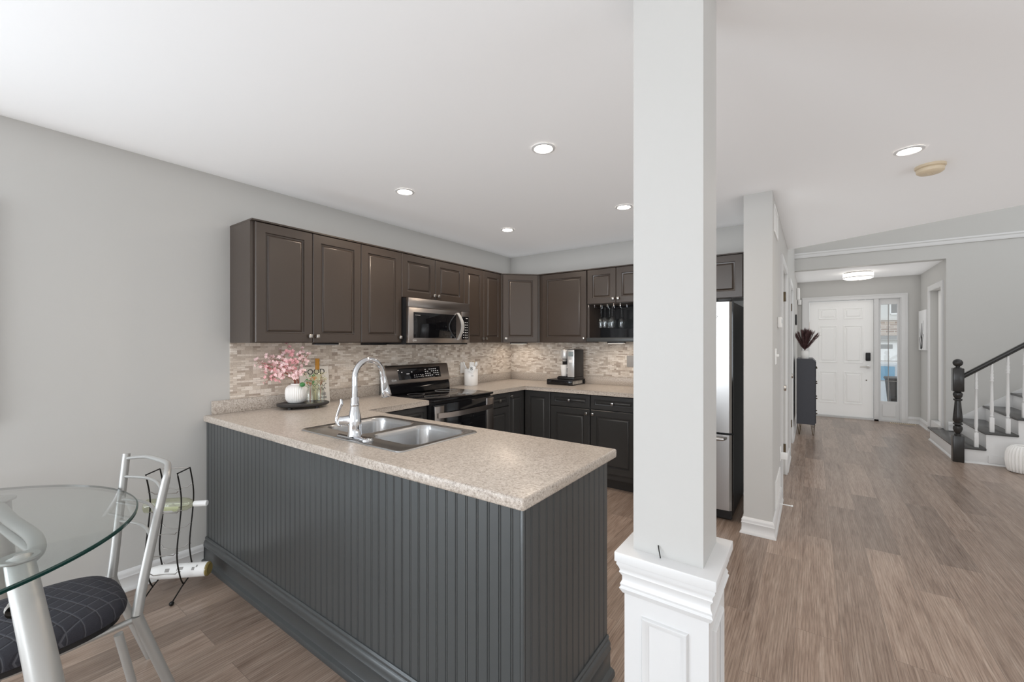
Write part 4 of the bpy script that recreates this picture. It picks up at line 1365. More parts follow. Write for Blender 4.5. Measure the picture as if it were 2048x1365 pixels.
obj('cup', MB().lathe([(0, 0), (0.032, 0), (0.034, 0.004), (0.043, 0.118), (0.041, 0.120), (0.039, 0.117), (0.031, 0.008), (0, 0.007)], (0, 0, 0), 32), 'white_ceramic', mg)
obj('handle', MB().tube([(0.038, -0.012, 0.095), (0.066, -0.022, 0.092), (0.070, -0.024, 0.062), (0.058, -0.020, 0.038), (0.034, -0.010, 0.030)], 0.0048, 8, smooth=5), 'white_ceramic', mg)
# hanging wine glasses
sr = thing('stemware_rack', 'chrome wire stemware rack screwed under the short cabinet doors', 'rack', (1.38, 4.10, 1.766))
for i in range(6):
    x = -0.175 + i * 0.068
    mb = MB().tube([(x, -0.085, -0.002), (x, -0.090, -0.032), (x, 0.10, -0.032), (x, 0.098, -0.002)], 0.0022, 6)
    obj('runner', mb, 'chrome', sr)
for y_ in (-0.088, 0.099):
    obj('cross_bar', MB().tube([(-0.185, y_, -0.006), (0.175, y_, -0.006)], 0.0022, 6), 'chrome', sr)
gl0 = thing('wine_glass', 'upside-down wine glass hanging at the left end of the stemware rack', 'wine glass', (1.310, 4.09, 1.7387), 0, 'hanging wine glasses')
obj('foot', MB().lathe([(0, 0.0), (0.006, -0.001), (0.032, 0.0035), (0.033, 0.0048), (0.010, 0.0075), (0, 0.008)], (0, 0, 0), 24), 'glass_clear', gl0)
obj('stem', MB().lathe([(0, 0), (0.0055, -0.003), (0.0040, -0.02), (0.0038, -0.085), (0.008, -0.102), (0, -0.103)], (0, 0, 0), 14), 'glass_clear', gl0)
obj('bowl', MB().lathe([(0, -0.103), (0.018, -0.108), (0.034, -0.130), (0.038, -0.155), (0.031, -0.212), (0.0298, -0.212), (0.0365, -0.155), (0.033, -0.132), (0.017, -0.111), (0, -0.106)], (0, 0, 0), 28), 'glass_clear', gl0)
for x, y, lb in ((1.378, 4.03, 'upside-down wine glass hanging second from the left in the rack, nearer the front'), (1.378, 4.15, 'upside-down wine glass hanging behind the second one in the rack'),
                 (1.446, 4.05, 'upside-down wine glass hanging in the fourth slot of the rack'), (1.514, 4.13, 'upside-down wine glass hanging at the right end of the rack')):
    dup(gl0, (x, y, 1.7387), 0, lb)

# ================================================================== DINING CORNER
tb = thing('dining_table', 'round glass dining table on splayed grey metal legs', 'table', (0.858, -0.168, 0))
GZ = 0.760
mb = MB().lathe([(0, GZ - 0.013), (0.652, GZ - 0.013), (0.659, GZ - 0.011), (0.6595, GZ - 0.0035), (0.654, GZ), (0, GZ)], (0, 0, 0), 128)
top = obj('glass_top', mb, 'glass_table', tb, mats=['glass_table', 'glass_edge'])
for p_ in top.data.polygons:
    c_ = p_.center
    if abs(p_.normal.z) < 0.93 and math.hypot(c_.x, c_.y) > 0.64:
        p_.material_index = 1
LEG = [(0.328, 0.331, 0.735), (0.385, 0.338, 0.66), (0.517, 0.362, 0.44), (0.640, 0.385, 0.18), (0.690, 0.395, 0.0)]
def table_leg(sx, sy, first):
    pts = []
    for x, y, z in LEG:
        pts.append((x * sx, y * sy, z))
    mb = MB().tube(pts, [0.031, 0.033, 0.035, 0.034, 0.032], 22, smooth=5)
    lg_ = obj('leg', mb, 'chair_metal', tb)
    x, y, z = pts[0]
    obj('support_disc', MB().lathe([(0, 0.733), (0.044, 0.733), (0.046, 0.737), (0.044, 0.742), (0.012, 0.744), (0.010, 0.7478), (0, 0.7478)], (x, y, 0), 28), 'chair_metal', lg_)
    return lg_
l1 = table_leg(1, 1, True)
LEG[0] = (0.446, 0.347, 0.735)
LEG[1] = (0.475, 0.350, 0.66)
table_leg(-1, 1, False)
table_leg(1, -1, False)
table_leg(-1, -1, False)
obj('rail', MB().tube([(0.300, 0.345, 0.716), (0.250, 0.372, 0.716), (0.150, 0.384, 0.716), (0.03, 0.380, 0.716), (-0.18, 0.356, 0.716), (-0.40, 0.342, 0.716)], 0.021, 14, smooth=5), 'chair_metal', tb)
obj('rail', MB().tube([(0.328, -0.345, 0.716), (0.150, -0.384, 0.716), (-0.18, -0.366, 0.716), (-0.42, -0.342, 0.716)], 0.021, 14, smooth=5), 'chair_metal', tb)
obj('brace', MB().tube([(0.200, 0.375, 0.700), (0.05, 0.362, 0.690), (-0.20, 0.335, 0.690)], 0.0125, 10, smooth=4), 'chair_metal', tb)
obj('leg_bolt', MB().lathe([(0.020, 0), (0.020, 0.020), (0.012, 0.024), (0.012, 0.05), (0, 0.05)], (0.400, 0.318, 0.615), 16, Matrix.Rotation(-PI / 2, 4, 'Y')), 'pewter', tb)
# chair
ch = thing('dining_chair', 'grey metal dining chair with quilted dark seat pushed under the glass table', 'chair', (0.95, 0.25, 0))
Th = Matrix.Translation((-0.95, -0.25, 0))
PR = [(1.139, 0.440, 0.405), (1.122, 0.463, 0.52), (1.100, 0.503, 0.70), (1.087, 0.5365, 0.850)]
PL = [(0.735, 0.452, 0.405), (0.722, 0.466, 0.52), (0.704, 0.486, 0.70), (0.681, 0.509, 0.895)]
obj('back_post', MB(Th).tube(PR, [0.0165, 0.0155, 0.0145, 0.0135], 16, smooth=5), 'chair_metal', ch)
obj('back_post', MB(Th).tube(PL, [0.0165, 0.0155, 0.0145, 0.0135], 16, smooth=5), 'chair_metal', ch)
def lerp_post(P_, z):
    for a_, b_ in zip(P_, P_[1:]):
        if a_[2] <= z <= b_[2]:
            t = (z - a_[2]) / (b_[2] - a_[2])
            return Vector(a_).lerp(Vector(b_), t)
    return Vector(P_[-1])
def slat(zl, zr, rl, rr_, top=False):
    a_ = lerp_post(PL, zl)
    b_ = lerp_post(PR, zr)
    u_ = (b_ - a_)
    bow = Vector((-0.02, 1, 0)).normalized()
    pts, rs = [], []
    for i in range(9):
        t = i / 8
        p_ = a_.lerp(b_, t) + bow * 0.034 * math.sin(PI * t) + Vector((0, 0, (0.032 if top else 0.012) * math.sin(PI * t)))
        pts.append(p_)
        rs.append(rl + (rr_ - rl) * t)
    if top:
        pts[-1] = b_ + Vector((0, 0, 0.0))
        pts[-2] = b_ + Vector((-0.001, 0.003, 0.012))
        pts[-3] = b_ + Vector((-0.014, 0.008, 0.023))
        pts[-4] = b_ + Vector((-0.052, 0.020, 0.035))
        pts[-5] = b_ + Vector((-0.120, 0.032, 0.041))
    return MB(Th).tube(pts, rs, 12, smooth=4)
obj('top_rail', slat(0.874, 0.850, 0.0062, 0.0135, True), 'chair_metal', ch)
for zl, zr in ((0.800, 0.800), (0.708, 0.708), (0.622, 0.622)):
    obj('slat', slat(zl, zr, 0.0060, 0.0062), 'chair_metal', ch)
# seat: superellipse cushion, wider in front
mb = MB(Th)
def seat_loop(f, z):
    out = []
    for i in range(48):
        a_ = 2 * PI * i / 48
        ca, sa = math.cos(a_), math.sin(a_)
        x = math.copysign(abs(ca) ** 0.62, ca)
        y = math.copysign(abs(sa) ** 0.62, sa)
        wd = 0.232 - 0.040 * (y + 1) / 2
        out.append((0.958 + x * wd * f, 0.232 + y * 0.205 * f, z))
    return [mb.v(p) for p in out]
ls = [seat_loop(0.93, 0.402), seat_loop(1.0, 0.412), seat_loop(1.015, 0.428), seat_loop(0.985, 0.450), seat_loop(0.90, 0.466), seat_loop(0.70, 0.476), seat_loop(0.35, 0.480)]
for A, B in zip(ls, ls[1:]):
    bridge(mb, A, B)
mb.f(ls[0][::-1]); mb.f(ls[-1])
obj('seat', mb, 'quilt', ch)
mb = MB(Th)
ls = [seat_loop(0.90, 0.384), seat_loop(0.93, 0.386), seat_loop(0.93, 0.4015), seat_loop(0.2, 0.4015)]
for A, B in zip(ls, ls[1:]):
    bridge(mb, A, B)
mb.f(ls[0][::-1]); mb.f(ls[-1])
obj('seat_pan', mb, 'black_plastic', ch)
obj('leg', MB(Th).tube([(1.139, 0.440, 0.405), (1.136, 0.452, 0.36), (1.134, 0.505, 0.19), (1.132, 0.565, 0.0)], [0.0165, 0.0165, 0.016, 0.015], 14, smooth=4), 'chair_metal', ch)
obj('leg', MB(Th).tube([(0.735, 0.452, 0.405), (0.736, 0.462, 0.36), (0.738, 0.515, 0.19), (0.740, 0.575, 0.0)], [0.0165, 0.0165, 0.016, 0.015], 14, smooth=4), 'chair_metal', ch)
obj('leg', MB(Th).tube([(1.115, 0.130, 0.385), (1.165, 0.030, 0.19), (1.180, -0.010, 0.0)], [0.014, 0.014, 0.013], 12, smooth=3), 'chair_metal', ch)
obj('leg', MB(Th).tube([(0.80, 0.130, 0.385), (0.750, 0.030, 0.19), (0.735, -0.010, 0.0)], [0.014, 0.014, 0.013], 12, smooth=3), 'chair_metal', ch)
obj('seat_frame', MB(Th).tube([(1.137, 0.442, 0.392), (1.112, 0.36, 0.376), (1.115, 0.12, 0.374), (0.95, 0.075, 0.374), (0.80, 0.12, 0.374), (0.79, 0.36, 0.376), (0.737, 0.452, 0.392)], 0.010, 10, smooth=4), 'chair_metal', ch)
obj('inner_strut', MB(Th).tube([(1.168, 0.385, 0.380), (1.162, 0.420, 0.20), (1.152, 0.455, 0.0)], [0.0125, 0.0120, 0.011], 12, smooth=3), 'chair_metal', ch)
# wine rack
wr = thing('wine_rack', 'tall black wire wine rack with ball feet against the left wall', 'wine rack', (0.25, 0.77, 0))
E2 = Vector((-0.70, 0.714, 0)).normalized()
E1 = Vector((-0.714, -0.70, 0)).normalized()
N0 = Vector((0.340, 0.785, 0))
DW, LW = 0.112, 0.150
def wrp(d, l, z):
    return N0 + E2 * d + E1 * l + Vector((0, 0, z)) - Vector((0.25, 0.77, 0))
SC = [(0.675, 0.0), (0.58, 0.026), (0.50, 0.034), (0.40, 0.020), (0.28, -0.002), (0.20, 0.000), (0.10, 0.028), (0.058, 0.052)]
def sx_(z):
    for (z1, a1), (z0, a0) in zip(SC, SC[1:]):
        if z0 <= z <= z1:
            return a0 + (a1 - a0) * (z - z0) / (z1 - z0)
    return 0
for l in (0.0, LW):
    down = [wrp(s, l, z) for z, s in SC]
    up = [wrp(DW + s, l, z) for z, s in SC]
    pts = [p for p in reversed(down)] + up
    p2, r2 = catmull(down[::-1], [0.0036] * len(down), 4)
    p3, r3 = catmull(up, [0.0036] * len(up), 4)
    obj('side_frame', MB().tube(p2 + p3, 0.0036, 8), 'black_wire', wr)
    c0 = 0.052
    arch = [wrp(-0.045, l, 0.014), wrp(0.0, l, 0.034), wrp(c0, l, 0.055), wrp(c0 + DW / 2, l, 0.068), wrp(c0 + DW, l, 0.055), wrp(DW + 0.105, l, 0.034), wrp(DW + 0.150, l, 0.014)]
    obj('foot_bar', MB().tube(arch, 0.0036, 8, smooth=4), 'black_wire', wr)
    for d in (-0.048, DW + 0.153):
        obj('ball_foot', MB().sphere(wrp(d, l, 0.0115), 0.0115), 'black_wire', wr)
obj('top_bar', MB().tube([wrp(DW, 0, 0.675), wrp(DW, LW, 0.675)], 0.003, 8), 'steel_wire', wr)
for i in range(5):
    z = 0.575 - i * 0.108
    for side in (0, 1):
        s = sx_(z) + side * DW
        inn = 0.022 if side == 0 else -0.022
        pts = [wrp(s, -0.006, z), wrp(s, 0.010, z), wrp(s + inn * 0.3, 0.022, z - 0.014), wrp(s + inn, LW / 2, z - 0.018), wrp(s + inn * 0.3, LW - 0.022, z - 0.014), wrp(s, LW - 0.010, z), wrp(s, LW + 0.006, z)]
        obj('cradle_bar', MB().tube(pts, 0.0022, 6), 'steel_wire', wr)
def wine(label, centre_d, z, l_base, flip, wrapm, cap, glassm):
    ax = -E1 if not flip else E1
    q = ax.to_track_quat('Z', 'X').to_matrix().to_4x4()
    o_ = N0 + E2 * centre_d + E1 * l_base + Vector((0, 0, z))
    r = thing('wine_bottle', label, 'bottle', o_)
    P_ = [(0, 0.006), (0.030, 0), (0.0365, 0.006), (0.0365, 0.180), (0.032, 0.205), (0.0165, 0.232), (0.0142, 0.240), (0.0142, 0.300), (0, 0.300)]
    obj('glass', MB(q).lathe(P_, (0, 0, 0), 28), glassm, r)
    if cap:
        obj('capsule', MB(q).lathe([(0.0147, 0.238), (0.0152, 0.244), (0.0155, 0.302), (0.0135, 0.304), (0, 0.304)], (0, 0, 0), 20), cap, r)
    return r, q
r, q = wine('clear pale-green wine bottle with white cap lying high in the wire rack', sx_(0.46) + DW / 2, 0.481, LW + 0.052, False, None, 'white_plastic', 'glass_wine')
mb = MB(q)
n_ = 16
a0 = [mb.v((0.0369 * math.cos(2.2 + 1.9 * i / n_), 0.0369 * math.sin(2.2 + 1.9 * i / n_), 0.050)) for i in range(n_ + 1)]
a1 = [mb.v((0.0369 * math.cos(2.2 + 1.9 * i / n_), 0.0369 * math.sin(2.2 + 1.9 * i / n_), 0.145)) for i in range(n_ + 1)]
for i in range(n_):
    mb.f([a0[i], a0[i + 1], a1[i + 1], a1[i]])
obj('label_sheet', mb, 'print_white', r)
r, q = wine('white-wrapped wine bottle lying at the bottom of the wire rack', 0.052 + DW / 2 - 0.005, 0.106, -0.105, True, None, None, 'gold_glass')
obj('paper_wrap', MB(q).lathe([(0.0371, 0.012), (0.0374, 0.013), (0.0374, 0.240), (0.0345, 0.262), (0.024, 0.305), (0.0, 0.307)], (0, 0, 0), 28), 'white_plastic', r)
axv = E1.copy()
rad = Vector((0.80, -0.35, 0.62))
rad = (rad - axv * rad.dot(axv)).normalized()
tan = axv.cross(rad)
Q = Matrix((rad, tan, axv)).transposed().to_4x4()
for z0, z1, a0_, a1_ in ((0.062, 0.076, -0.25, 0.15), (0.050, 0.058, 0.10, 0.45), (0.120, 0.142, -0.10, 0.28), (0.146, 0.150, -0.2, 0.4), (0.186, 0.208, -0.30, 0.18)):
    mb = MB(Q)
    A = [mb.v((0.0378 * math.cos(a0_ + (a1_ - a0_) * t / 6), 0.0378 * math.sin(a0_ + (a1_ - a0_) * t / 6), z0)) for t in range(7)]
    B = [mb.v((0.0378 * math.cos(a0_ + (a1_ - a0_) * t / 6), 0.0378 * math.sin(a0_ + (a1_ - a0_) * t / 6), z1)) for t in range(7)]
    for t in range(6):
        mb.f([A[t], A[t + 1], B[t + 1], B[t]])
    obj('printed_mark', mb, 'print_grey', r)
# canvas edge at the left border of the view
wp = thing('wall_picture', 'dark framed picture on the left wall just past the left photo border', 'picture', (0.001, -0.212, 1.00), R90)
obj('frame', MB().box(-0.386, 0.386, -0.030, 0, 0, 0.03, 0.002).box(-0.386, 0.386, -0.030, 0, 1.02, 1.05, 0.002).box(-0.386, -0.356, -0.030, 0, 0.03, 1.02, 0.002).box(0.356, 0.386, -0.030, 0, 0.03, 1.02, 0.002), 'print_black', wp)
obj('print', MB().box(-0.356, 0.356, -0.016, -0.004, 0.03, 1.02), 'print_grey', wp, False)

# ================================================================== HALL AND STAIRS
stc = thing('staircase', 'white staircase with dark treads climbing to the right', 'staircase', (4.44, 7.5, 0))
To = Matrix.Translation((-4.44, -7.5, 0))
RUN, RISE, SY_, NS = 0.240, 0.1835, 6.935, 9
for k in range(NS):
    x = 4.445 + RUN * k
    z = RISE * (k + 1)
    yb = 8.26 if k == 0 else 8.038
    mb = MB(To)
    if k == 0:
        mb.box(x - 0.022, x + RUN + 0.0, SY_ - 0.025, 8.038, z - 0.028, z, 0.009)
        mb.box(x - 0.022, 4.568, 8.0385, yb, z - 0.028, z, 0.009)
    else:
        mb.box(x - 0.022, x + RUN, SY_ - 0.025, yb, z - 0.028, z, 0.009)
    obj('tread', mb, 'stair_dark', stc)
    mb = MB(To).box(x, x + 0.018, SY_ + 0.013, 8.24 if k == 0 else 8.037, RISE * k + (0.0005 if k else 0), z - 0.0285)
    obj('riser', mb, 'white_trim', stc, False)
poly = [(4.445, 0)]
for k in range(NS):
    x = 4.445 + RUN * k
    poly += [(x, RISE * (k + 1) - 0.0285), (x + RUN, RISE * (k + 1) - 0.0285)]
poly.append((4.445 + RUN * NS, 0))
mb = MB(To)
a = [mb.v((x, SY_, z)) for x, z in poly]
b = [mb.v((x, SY_ + 0.012, z)) for x, z in poly]
mb.f(a); mb.f(b[::-1])
for i in range(len(a)):
    mb.f([a[i], a[(i + 1) % len(a)], b[(i + 1) % len(a)], b[i]])
obj('side_panel', mb, 'white_trim', stc, False)
mb = MB(To)
x0, x1 = 4.70, 6.60
sl_ = RISE / RUN
poly = [(x0, 0.19), (x0, 0.385), (x1, 0.385 + sl_ * (x1 - x0)), (x1, 0.19)]
a = [mb.v((x, 8.022, z)) for x, z in poly]
b = [mb.v((x, 8.039, z)) for x, z in poly]
mb.f(a); mb.f(b[::-1])
for i in range(4):
    mb.f([a[i], a[(i + 1) % 4], b[(i + 1) % 4], b[i]])
obj('wall_skirt', mb, 'white_trim', stc, False)
obj('shoe_moulding', MB(To).sweep([(0, 0), (0.016, 0), (0.014, 0.012), (0.006, 0.020), (0, 0.022)], [(4.445, 8.24), (4.445, SY_), (4.445 + RUN * NS, SY_)]), 'white_trim', stc)
obj('base_board', MB(To).box(4.70, 5.6, SY_ - 0.010, SY_ - 0.0005, 0.022, 0.105), 'white_trim', stc, False)

ral = thing('stair_railing', 'black newel post and sloping black handrail over white turned balusters', 'railing', (4.462, 6.985, 0))
To2 = Matrix.Translation((-4.462, -6.985, 0))
NX, NY = 4.462, 6.965
mb = MB(To2)
s = 0.046
mb.box(NX - s, NX + s, NY - s - 0.03, NY + s - 0.03, 0, 0.300, 0.006)
obj('newel_base', mb, 'newel_dark', ral)
mb = MB(To2).box(NX - s, NX + s, NY - s - 0.03, NY + s - 0.03, 0.808, 1.078, 0.008)
np_ = obj('newel_post', mb, 'newel_dark', ral)
mb = MB(To2).lathe([(0.030, 0.298), (0.030, 0.318), (0.020, 0.325), (0.032, 0.345), (0.041, 0.375), (0.038, 0.405), (0.024, 0.418), (0.040, 0.428), (0.040, 0.440), (0.030, 0.450), (0.042, 0.470), (0.040, 0.52), (0.030, 0.64), (0.026, 0.70), (0.038, 0.708), (0.038, 0.722), (0.026, 0.730), (0.038, 0.752), (0.042, 0.775), (0.036, 0.795), (0.026, 0.802), (0.030, 0.810)], (NX, NY - 0.03, 0), 26)
obj('turned_shaft', mb, 'newel_dark', np_)
mb = MB(To2).lathe([(0.034, 1.076), (0.030, 1.084), (0.018, 1.090), (0.018, 1.096), (0.030, 1.106), (0.040, 1.120), (0.0440, 1.138), (0.041, 1.156), (0.030, 1.172), (0.014, 1.181), (0, 1.183)], (NX, NY - 0.03, 0), 26)
obj('ball_finial', mb, 'newel_dark', np_)
def hz(x):
    return 0.985 + 0.785 * (x - 4.508)
mb = MB(To2)
rows = []
cs = [(-0.018, -0.030), (0.018, -0.030), (0.020, -0.012), (0.030, -0.004), (0.030, 0.014), (0.018, 0.028), (-0.018, 0.028), (-0.030, 0.014), (-0.030, -0.004), (-0.020, -0.012)]
for x in (4.508, 6.45):
    rows.append([mb.v((x, 6.955 + a_, hz(x) + b_)) for a_, b_ in cs])
bridge(mb, rows[0], rows[1])
mb.f(rows[0]); mb.f(rows[1][::-1])
obj('handrail', mb, 'newel_dark', ral)
for i in range(15):
    x = 4.612 + 0.1205 * i
    k = int((x - 4.423) / RUN)
    zt = RISE * (k + 1)
    zr = hz(x) - 0.030
    L = zr - zt
    mb = MB(Matrix.Translation((x - 4.462, 6.955 - 6.985, zt)))
    mb.box(-0.0175, 0.0175, -0.0175, 0.0175, 0.0, 0.165, 0.003)
    mb.lathe([(0.016, 0.160), (0.010, 0.172), (0.016, 0.182), (0.013, 0.190), (0.011, 0.20), (0.016, 0.24), (0.015, 0.34), (0.0115, 0.50), (0.010, L - 0.20), (0.016, L - 0.19), (0.012, L - 0.175), (0.017, L - 0.155), (0.012, L - 0.14), (0.015, L - 0.115), (0.010, L - 0.10), (0.015, L - 0.085), (0.0115, L - 0.06), (0.0115, L), (0, L)], (0, 0, 0), 14)
    obj('baluster', mb, 'white_trim', ral)
fv = thing('floor_vase', 'white ribbed floor vase against the side of the stairs', 'vase', (4.912, 6.745, 0))
obj('body', MB().lathe([(0, 0), (0.098, 0), (0.112, 0.008), (0.124, 0.05), (0.130, 0.12), (0.128, 0.19), (0.116, 0.240), (0.092, 0.272), (0.066, 0.282), (0.054, 0.276), (0.058, 0.262), (0.10, 0.22), (0.11, 0.1), (0.08, 0.02), (0, 0.02)], (0, 0, 0), 168, flute=(28, 0.10, 0.006, 0.268)), 'matte_ceramic', fv)

# console with pampas vase
cn = thing('console_cabinet', 'narrow dark grey drawer console on gold hairpin legs by the hall wall', 'console', (2.905, 7.560, 0))
CW, CD, CZ0, CZ1 = 0.225, 0.780, 0.165, 1.130
poly = [(0, CZ0), (CW, CZ0), (CW, CZ1 - 0.03), (CW - 0.03, CZ1), (0, CZ1)]
mb = MB()
a = [mb.v((x, 0, z)) for x, z in poly]
b = [mb.v((x, CD, z)) for x, z in poly]
mb.f(a); mb.f(b[::-1])
for i in range(5):
    mb.f([a[i], a[(i + 1) % 5], b[(i + 1) % 5], b[i]])
obj('case', mb, 'navy_grey', cn, False)
for i in range(4):
    z0 = CZ0 + 0.02 + i * 0.228
    d = obj('drawer', MB().box(CW + 0.0005, CW + 0.012, 0.015, CD - 0.015, z0, z0 + 0.220, 0.002), 'navy_grey', cn)
    for y_ in (0.22, 0.56):
        obj('knob', MB().sphere((CW + 0.020, y_, z0 + 0.12), 0.010, 1, 10, 6), 'brass_dark', d)
for x, y in ((0.025, 0.05), (CW - 0.03, 0.05), (0.025, CD - 0.05), (CW - 0.03, CD - 0.05)):
    mb = MB().tube([(x - 0.02, y, CZ0), (x + 0.004, y - 0.01, 0.004), (x + 0.012, y - 0.01, 0.004), (x + 0.028, y, CZ0)], 0.0045, 8)
    obj('hairpin_leg', mb, 'brass_dark', cn)
pv = thing('pampas_vase', 'small pale vase on top of the console', 'vase', (3.005, 7.66, CZ1))
obj('body', MB().lathe([(0, 0), (0.044, 0), (0.048, 0.006), (0.050, 0.07), (0.046, 0.115), (0.042, 0.118), (0.040, 0.112), (0.044, 0.06), (0.04, 0.01), (0, 0.01)], (0, 0, 0), 24), 'matte_ceramic', pv)
pg = thing('pampas_bunch', 'dark mauve pampas grass plumes fanning from the small vase', 'dried grass', (3.005, 7.66, CZ1 + 0.012))
rr = random.Random(3)
for i in range(60):
    a_ = rr.uniform(0, 2 * PI)
    sp_ = rr.uniform(0.01, 0.19)
    hgt = 0.385 - 0.6 * sp_ ** 1.2 + rr.uniform(-0.03, 0.02)
    tip = Vector((math.cos(a_) * sp_, math.sin(a_) * sp_, hgt))
    if tip.x < -0.11:
        tip.x = -0.11 + rr.uniform(0, 0.03)
    mid = Vector((tip.x * 0.4, tip.y * 0.4, hgt * 0.62))
    c_, r_ = catmull([Vector((0, 0, 0)), Vector((0, 0, 0.105)), mid, tip], [1] * 4, 6)
    mb = MB()
    mb.tube(c_, 0.0013, 4)
    n_ = len(c_)
    for j in range(n_ // 2 - 1, n_):
        p_ = c_[j]
        d_ = (c_[j] - c_[j - 1]).normalized()
        for q in range(16):
            o_ = d_.orthogonal().normalized()
            o_ = Matrix.Rotation(rr.uniform(0, 6.28), 3, d_) @ o_
            e_ = p_ + d_ * rr.uniform(0.03, 0.075) + o_ * rr.uniform(0.008, 0.032)
            if e_.x < -0.125:
                e_.x = -0.125
            w_ = d_.cross(o_).normalized() * 0.0024
            mb.f([mb.v(p_ - w_), mb.v(p_ + w_), mb.v(e_)])
    obj('plume', mb, 'mauve', pg, False)
# fixtures on the hall wall (local x along +y, front towards +x)
def plate(name, label, cat, y, z, w_, h_, d_, material='white_plastic', bev=0.004):
    r = thing(name, label, cat, (HX + 0.0005, y, z), R90)
    obj('cover_plate', MB().box(-w_ / 2, w_ / 2, -d_, 0, -h_ / 2, h_ / 2, bev), material, r)
    return r
r = plate('thermostat', 'white thermostat high on the hall wall, above the light switches', 'thermostat', 4.02, 1.535, 0.12, 0.085, 0.028, bev=0.006)
obj('dial_window', MB().box(-0.04, 0.04, -0.030, -0.028, -0.005, 0.025), 'screen', r)
r = plate('light_switch', 'white double light switch on the hall wall below the thermostat', 'switch', 3.70, 1.27, 0.12, 0.118, 0.007, bev=0.002)
for x in (-0.028, 0.028):
    obj('toggle', MB().box(x - 0.006, x + 0.006, -0.024, -0.007, -0.002, 0.016, 0.002), 'white_plastic', r)
def grille(name, label, y, z, w_, h_):
    r = thing(name, label, 'vent', (HX + 0.0005, y, z), R90)
    mb = MB().box(-w_ / 2, w_ / 2, -0.008, 0, -h_ / 2, -h_ / 2 + 0.02).box(-w_ / 2, w_ / 2, -0.008, 0, h_ / 2 - 0.02, h_ / 2).box(-w_ / 2, -w_ / 2 + 0.02, -0.008, 0, -h_ / 2 + 0.02, h_ / 2 - 0.02).box(w_ / 2 - 0.02, w_ / 2, -0.008, 0, -h_ / 2 + 0.02, h_ / 2 - 0.02)
    obj('frame', mb, 'white_plastic', r, False)
    mb = MB()
    n_ = int((h_ - 0.04) / 0.012)
    for i in range(n_):
        mb.box(-w_ / 2 + 0.02, w_ / 2 - 0.02, -0.006, -0.001, -h_ / 2 + 0.022 + i * 0.012, -h_ / 2 + 0.030 + i * 0.012)
    obj('louvre', mb, 'white_plastic', r, False)
grille('wall_vent', 'white louvred air grille high up at the end of the hall wall', 3.74, 2.275, 0.36, 0.20)
grille('wall_vent', 'white louvred air grille low on the hall wall, above the baseboard', 3.95, 0.225, 0.50, 0.20)
r = plate('wall_outlet', 'white outlet with plug low on the hall wall by the first door', 'outlet', 4.28, 0.42, 0.075, 0.118, 0.007, bev=0.002)
obj('plug', MB().box(-0.018, 0.018, -0.055, -0.007, -0.045, 0.01, 0.005), 'white_plastic', r)
dsx = HX + 0.0135
ds = thing('door_stop', 'white spring door stop poking out of the hall baseboard', 'door stop', (dsx, 4.05, 0.060))
obj('spring', MB().tube([(0, 0, 0), (0.075, 0, 0)], 0.0045, 8), 'white_plastic', ds)
obj('rubber_tip', MB().tube([(0.0755, 0, 0), (0.088, 0, 0)], 0.0075, 10), 'white_plastic', ds)
r = plate('door_chime', 'white rounded door chime high on the hall wall near the entrance', 'door chime', 9.05, 2.235, 0.16, 0.21, 0.050, bev=0.018)
r = thing('alarm_box', 'small white square sensor box beside the top corner of the entrance door', 'sensor', (2.905, 9.6995, 2.135))
obj('cover', MB().box(-0.028, 0.028, -0.035, 0, -0.045, 0.045, 0.005), 'white_plastic', r)
r = thing('wall_ornament', 'small dark ornament on the hall wall above the console', 'ornament', (HX + 0.001, 8.35, 1.745), R90)
obj('plaque', MB().box(-0.10, 0.10, -0.022, 0, -0.085, 0.085, 0.02), 'print_black', r)
# canvas with dark branches on the entry wall (faces -x)
cv = thing('canvas_print', 'white canvas print with dark bare branches on the entry side wall', 'picture', (4.5695, 9.36, 1.25), -R90)
obj('canvas', MB().box(-0.27, 0.27, -0.032, 0, 0, 0.64, 0.003), 'print_white', cv)
mb = MB()
for pts in ([(-0.05, 0.0), (-0.02, 0.16), (0.06, 0.30), (0.10, 0.46)], [(-0.02, 0.0), (-0.05, 0.14), (-0.14, 0.26), (-0.16, 0.34)], [(0.02, 0.02), (0.05, 0.16), (0.14, 0.24)], [(-0.05, 0.14), (-0.02, 0.30), (0.0, 0.42)], [(-0.10, 0.01), (-0.15, 0.12), (-0.2, 0.2)]):
    mb.tube([(x * 0.95, -0.0325, 0.012 + z) for x, z in pts], [0.006, 0.005, 0.003, 0.0015][:len(pts)], 6, smooth=3)
obj('painted_branch', mb, 'print_black', cv)
rgst = thing('floor_register', 'beige slotted floor register below the sidelight', 'vent', (4.34, 9.60, 0), 0)
mb = MB().box(-0.16, 0.16, -0.055, 0.055, 0.0005, 0.004, 0.001)
obj('plate', mb, 'cream_plastic', rgst)
mb = MB()
for i in range(12):
    mb.box(-0.145 + i * 0.025, -0.131 + i * 0.025, -0.035, 0.035, 0.0042, 0.0048)
obj('slots', mb, 'black_plastic', rgst)

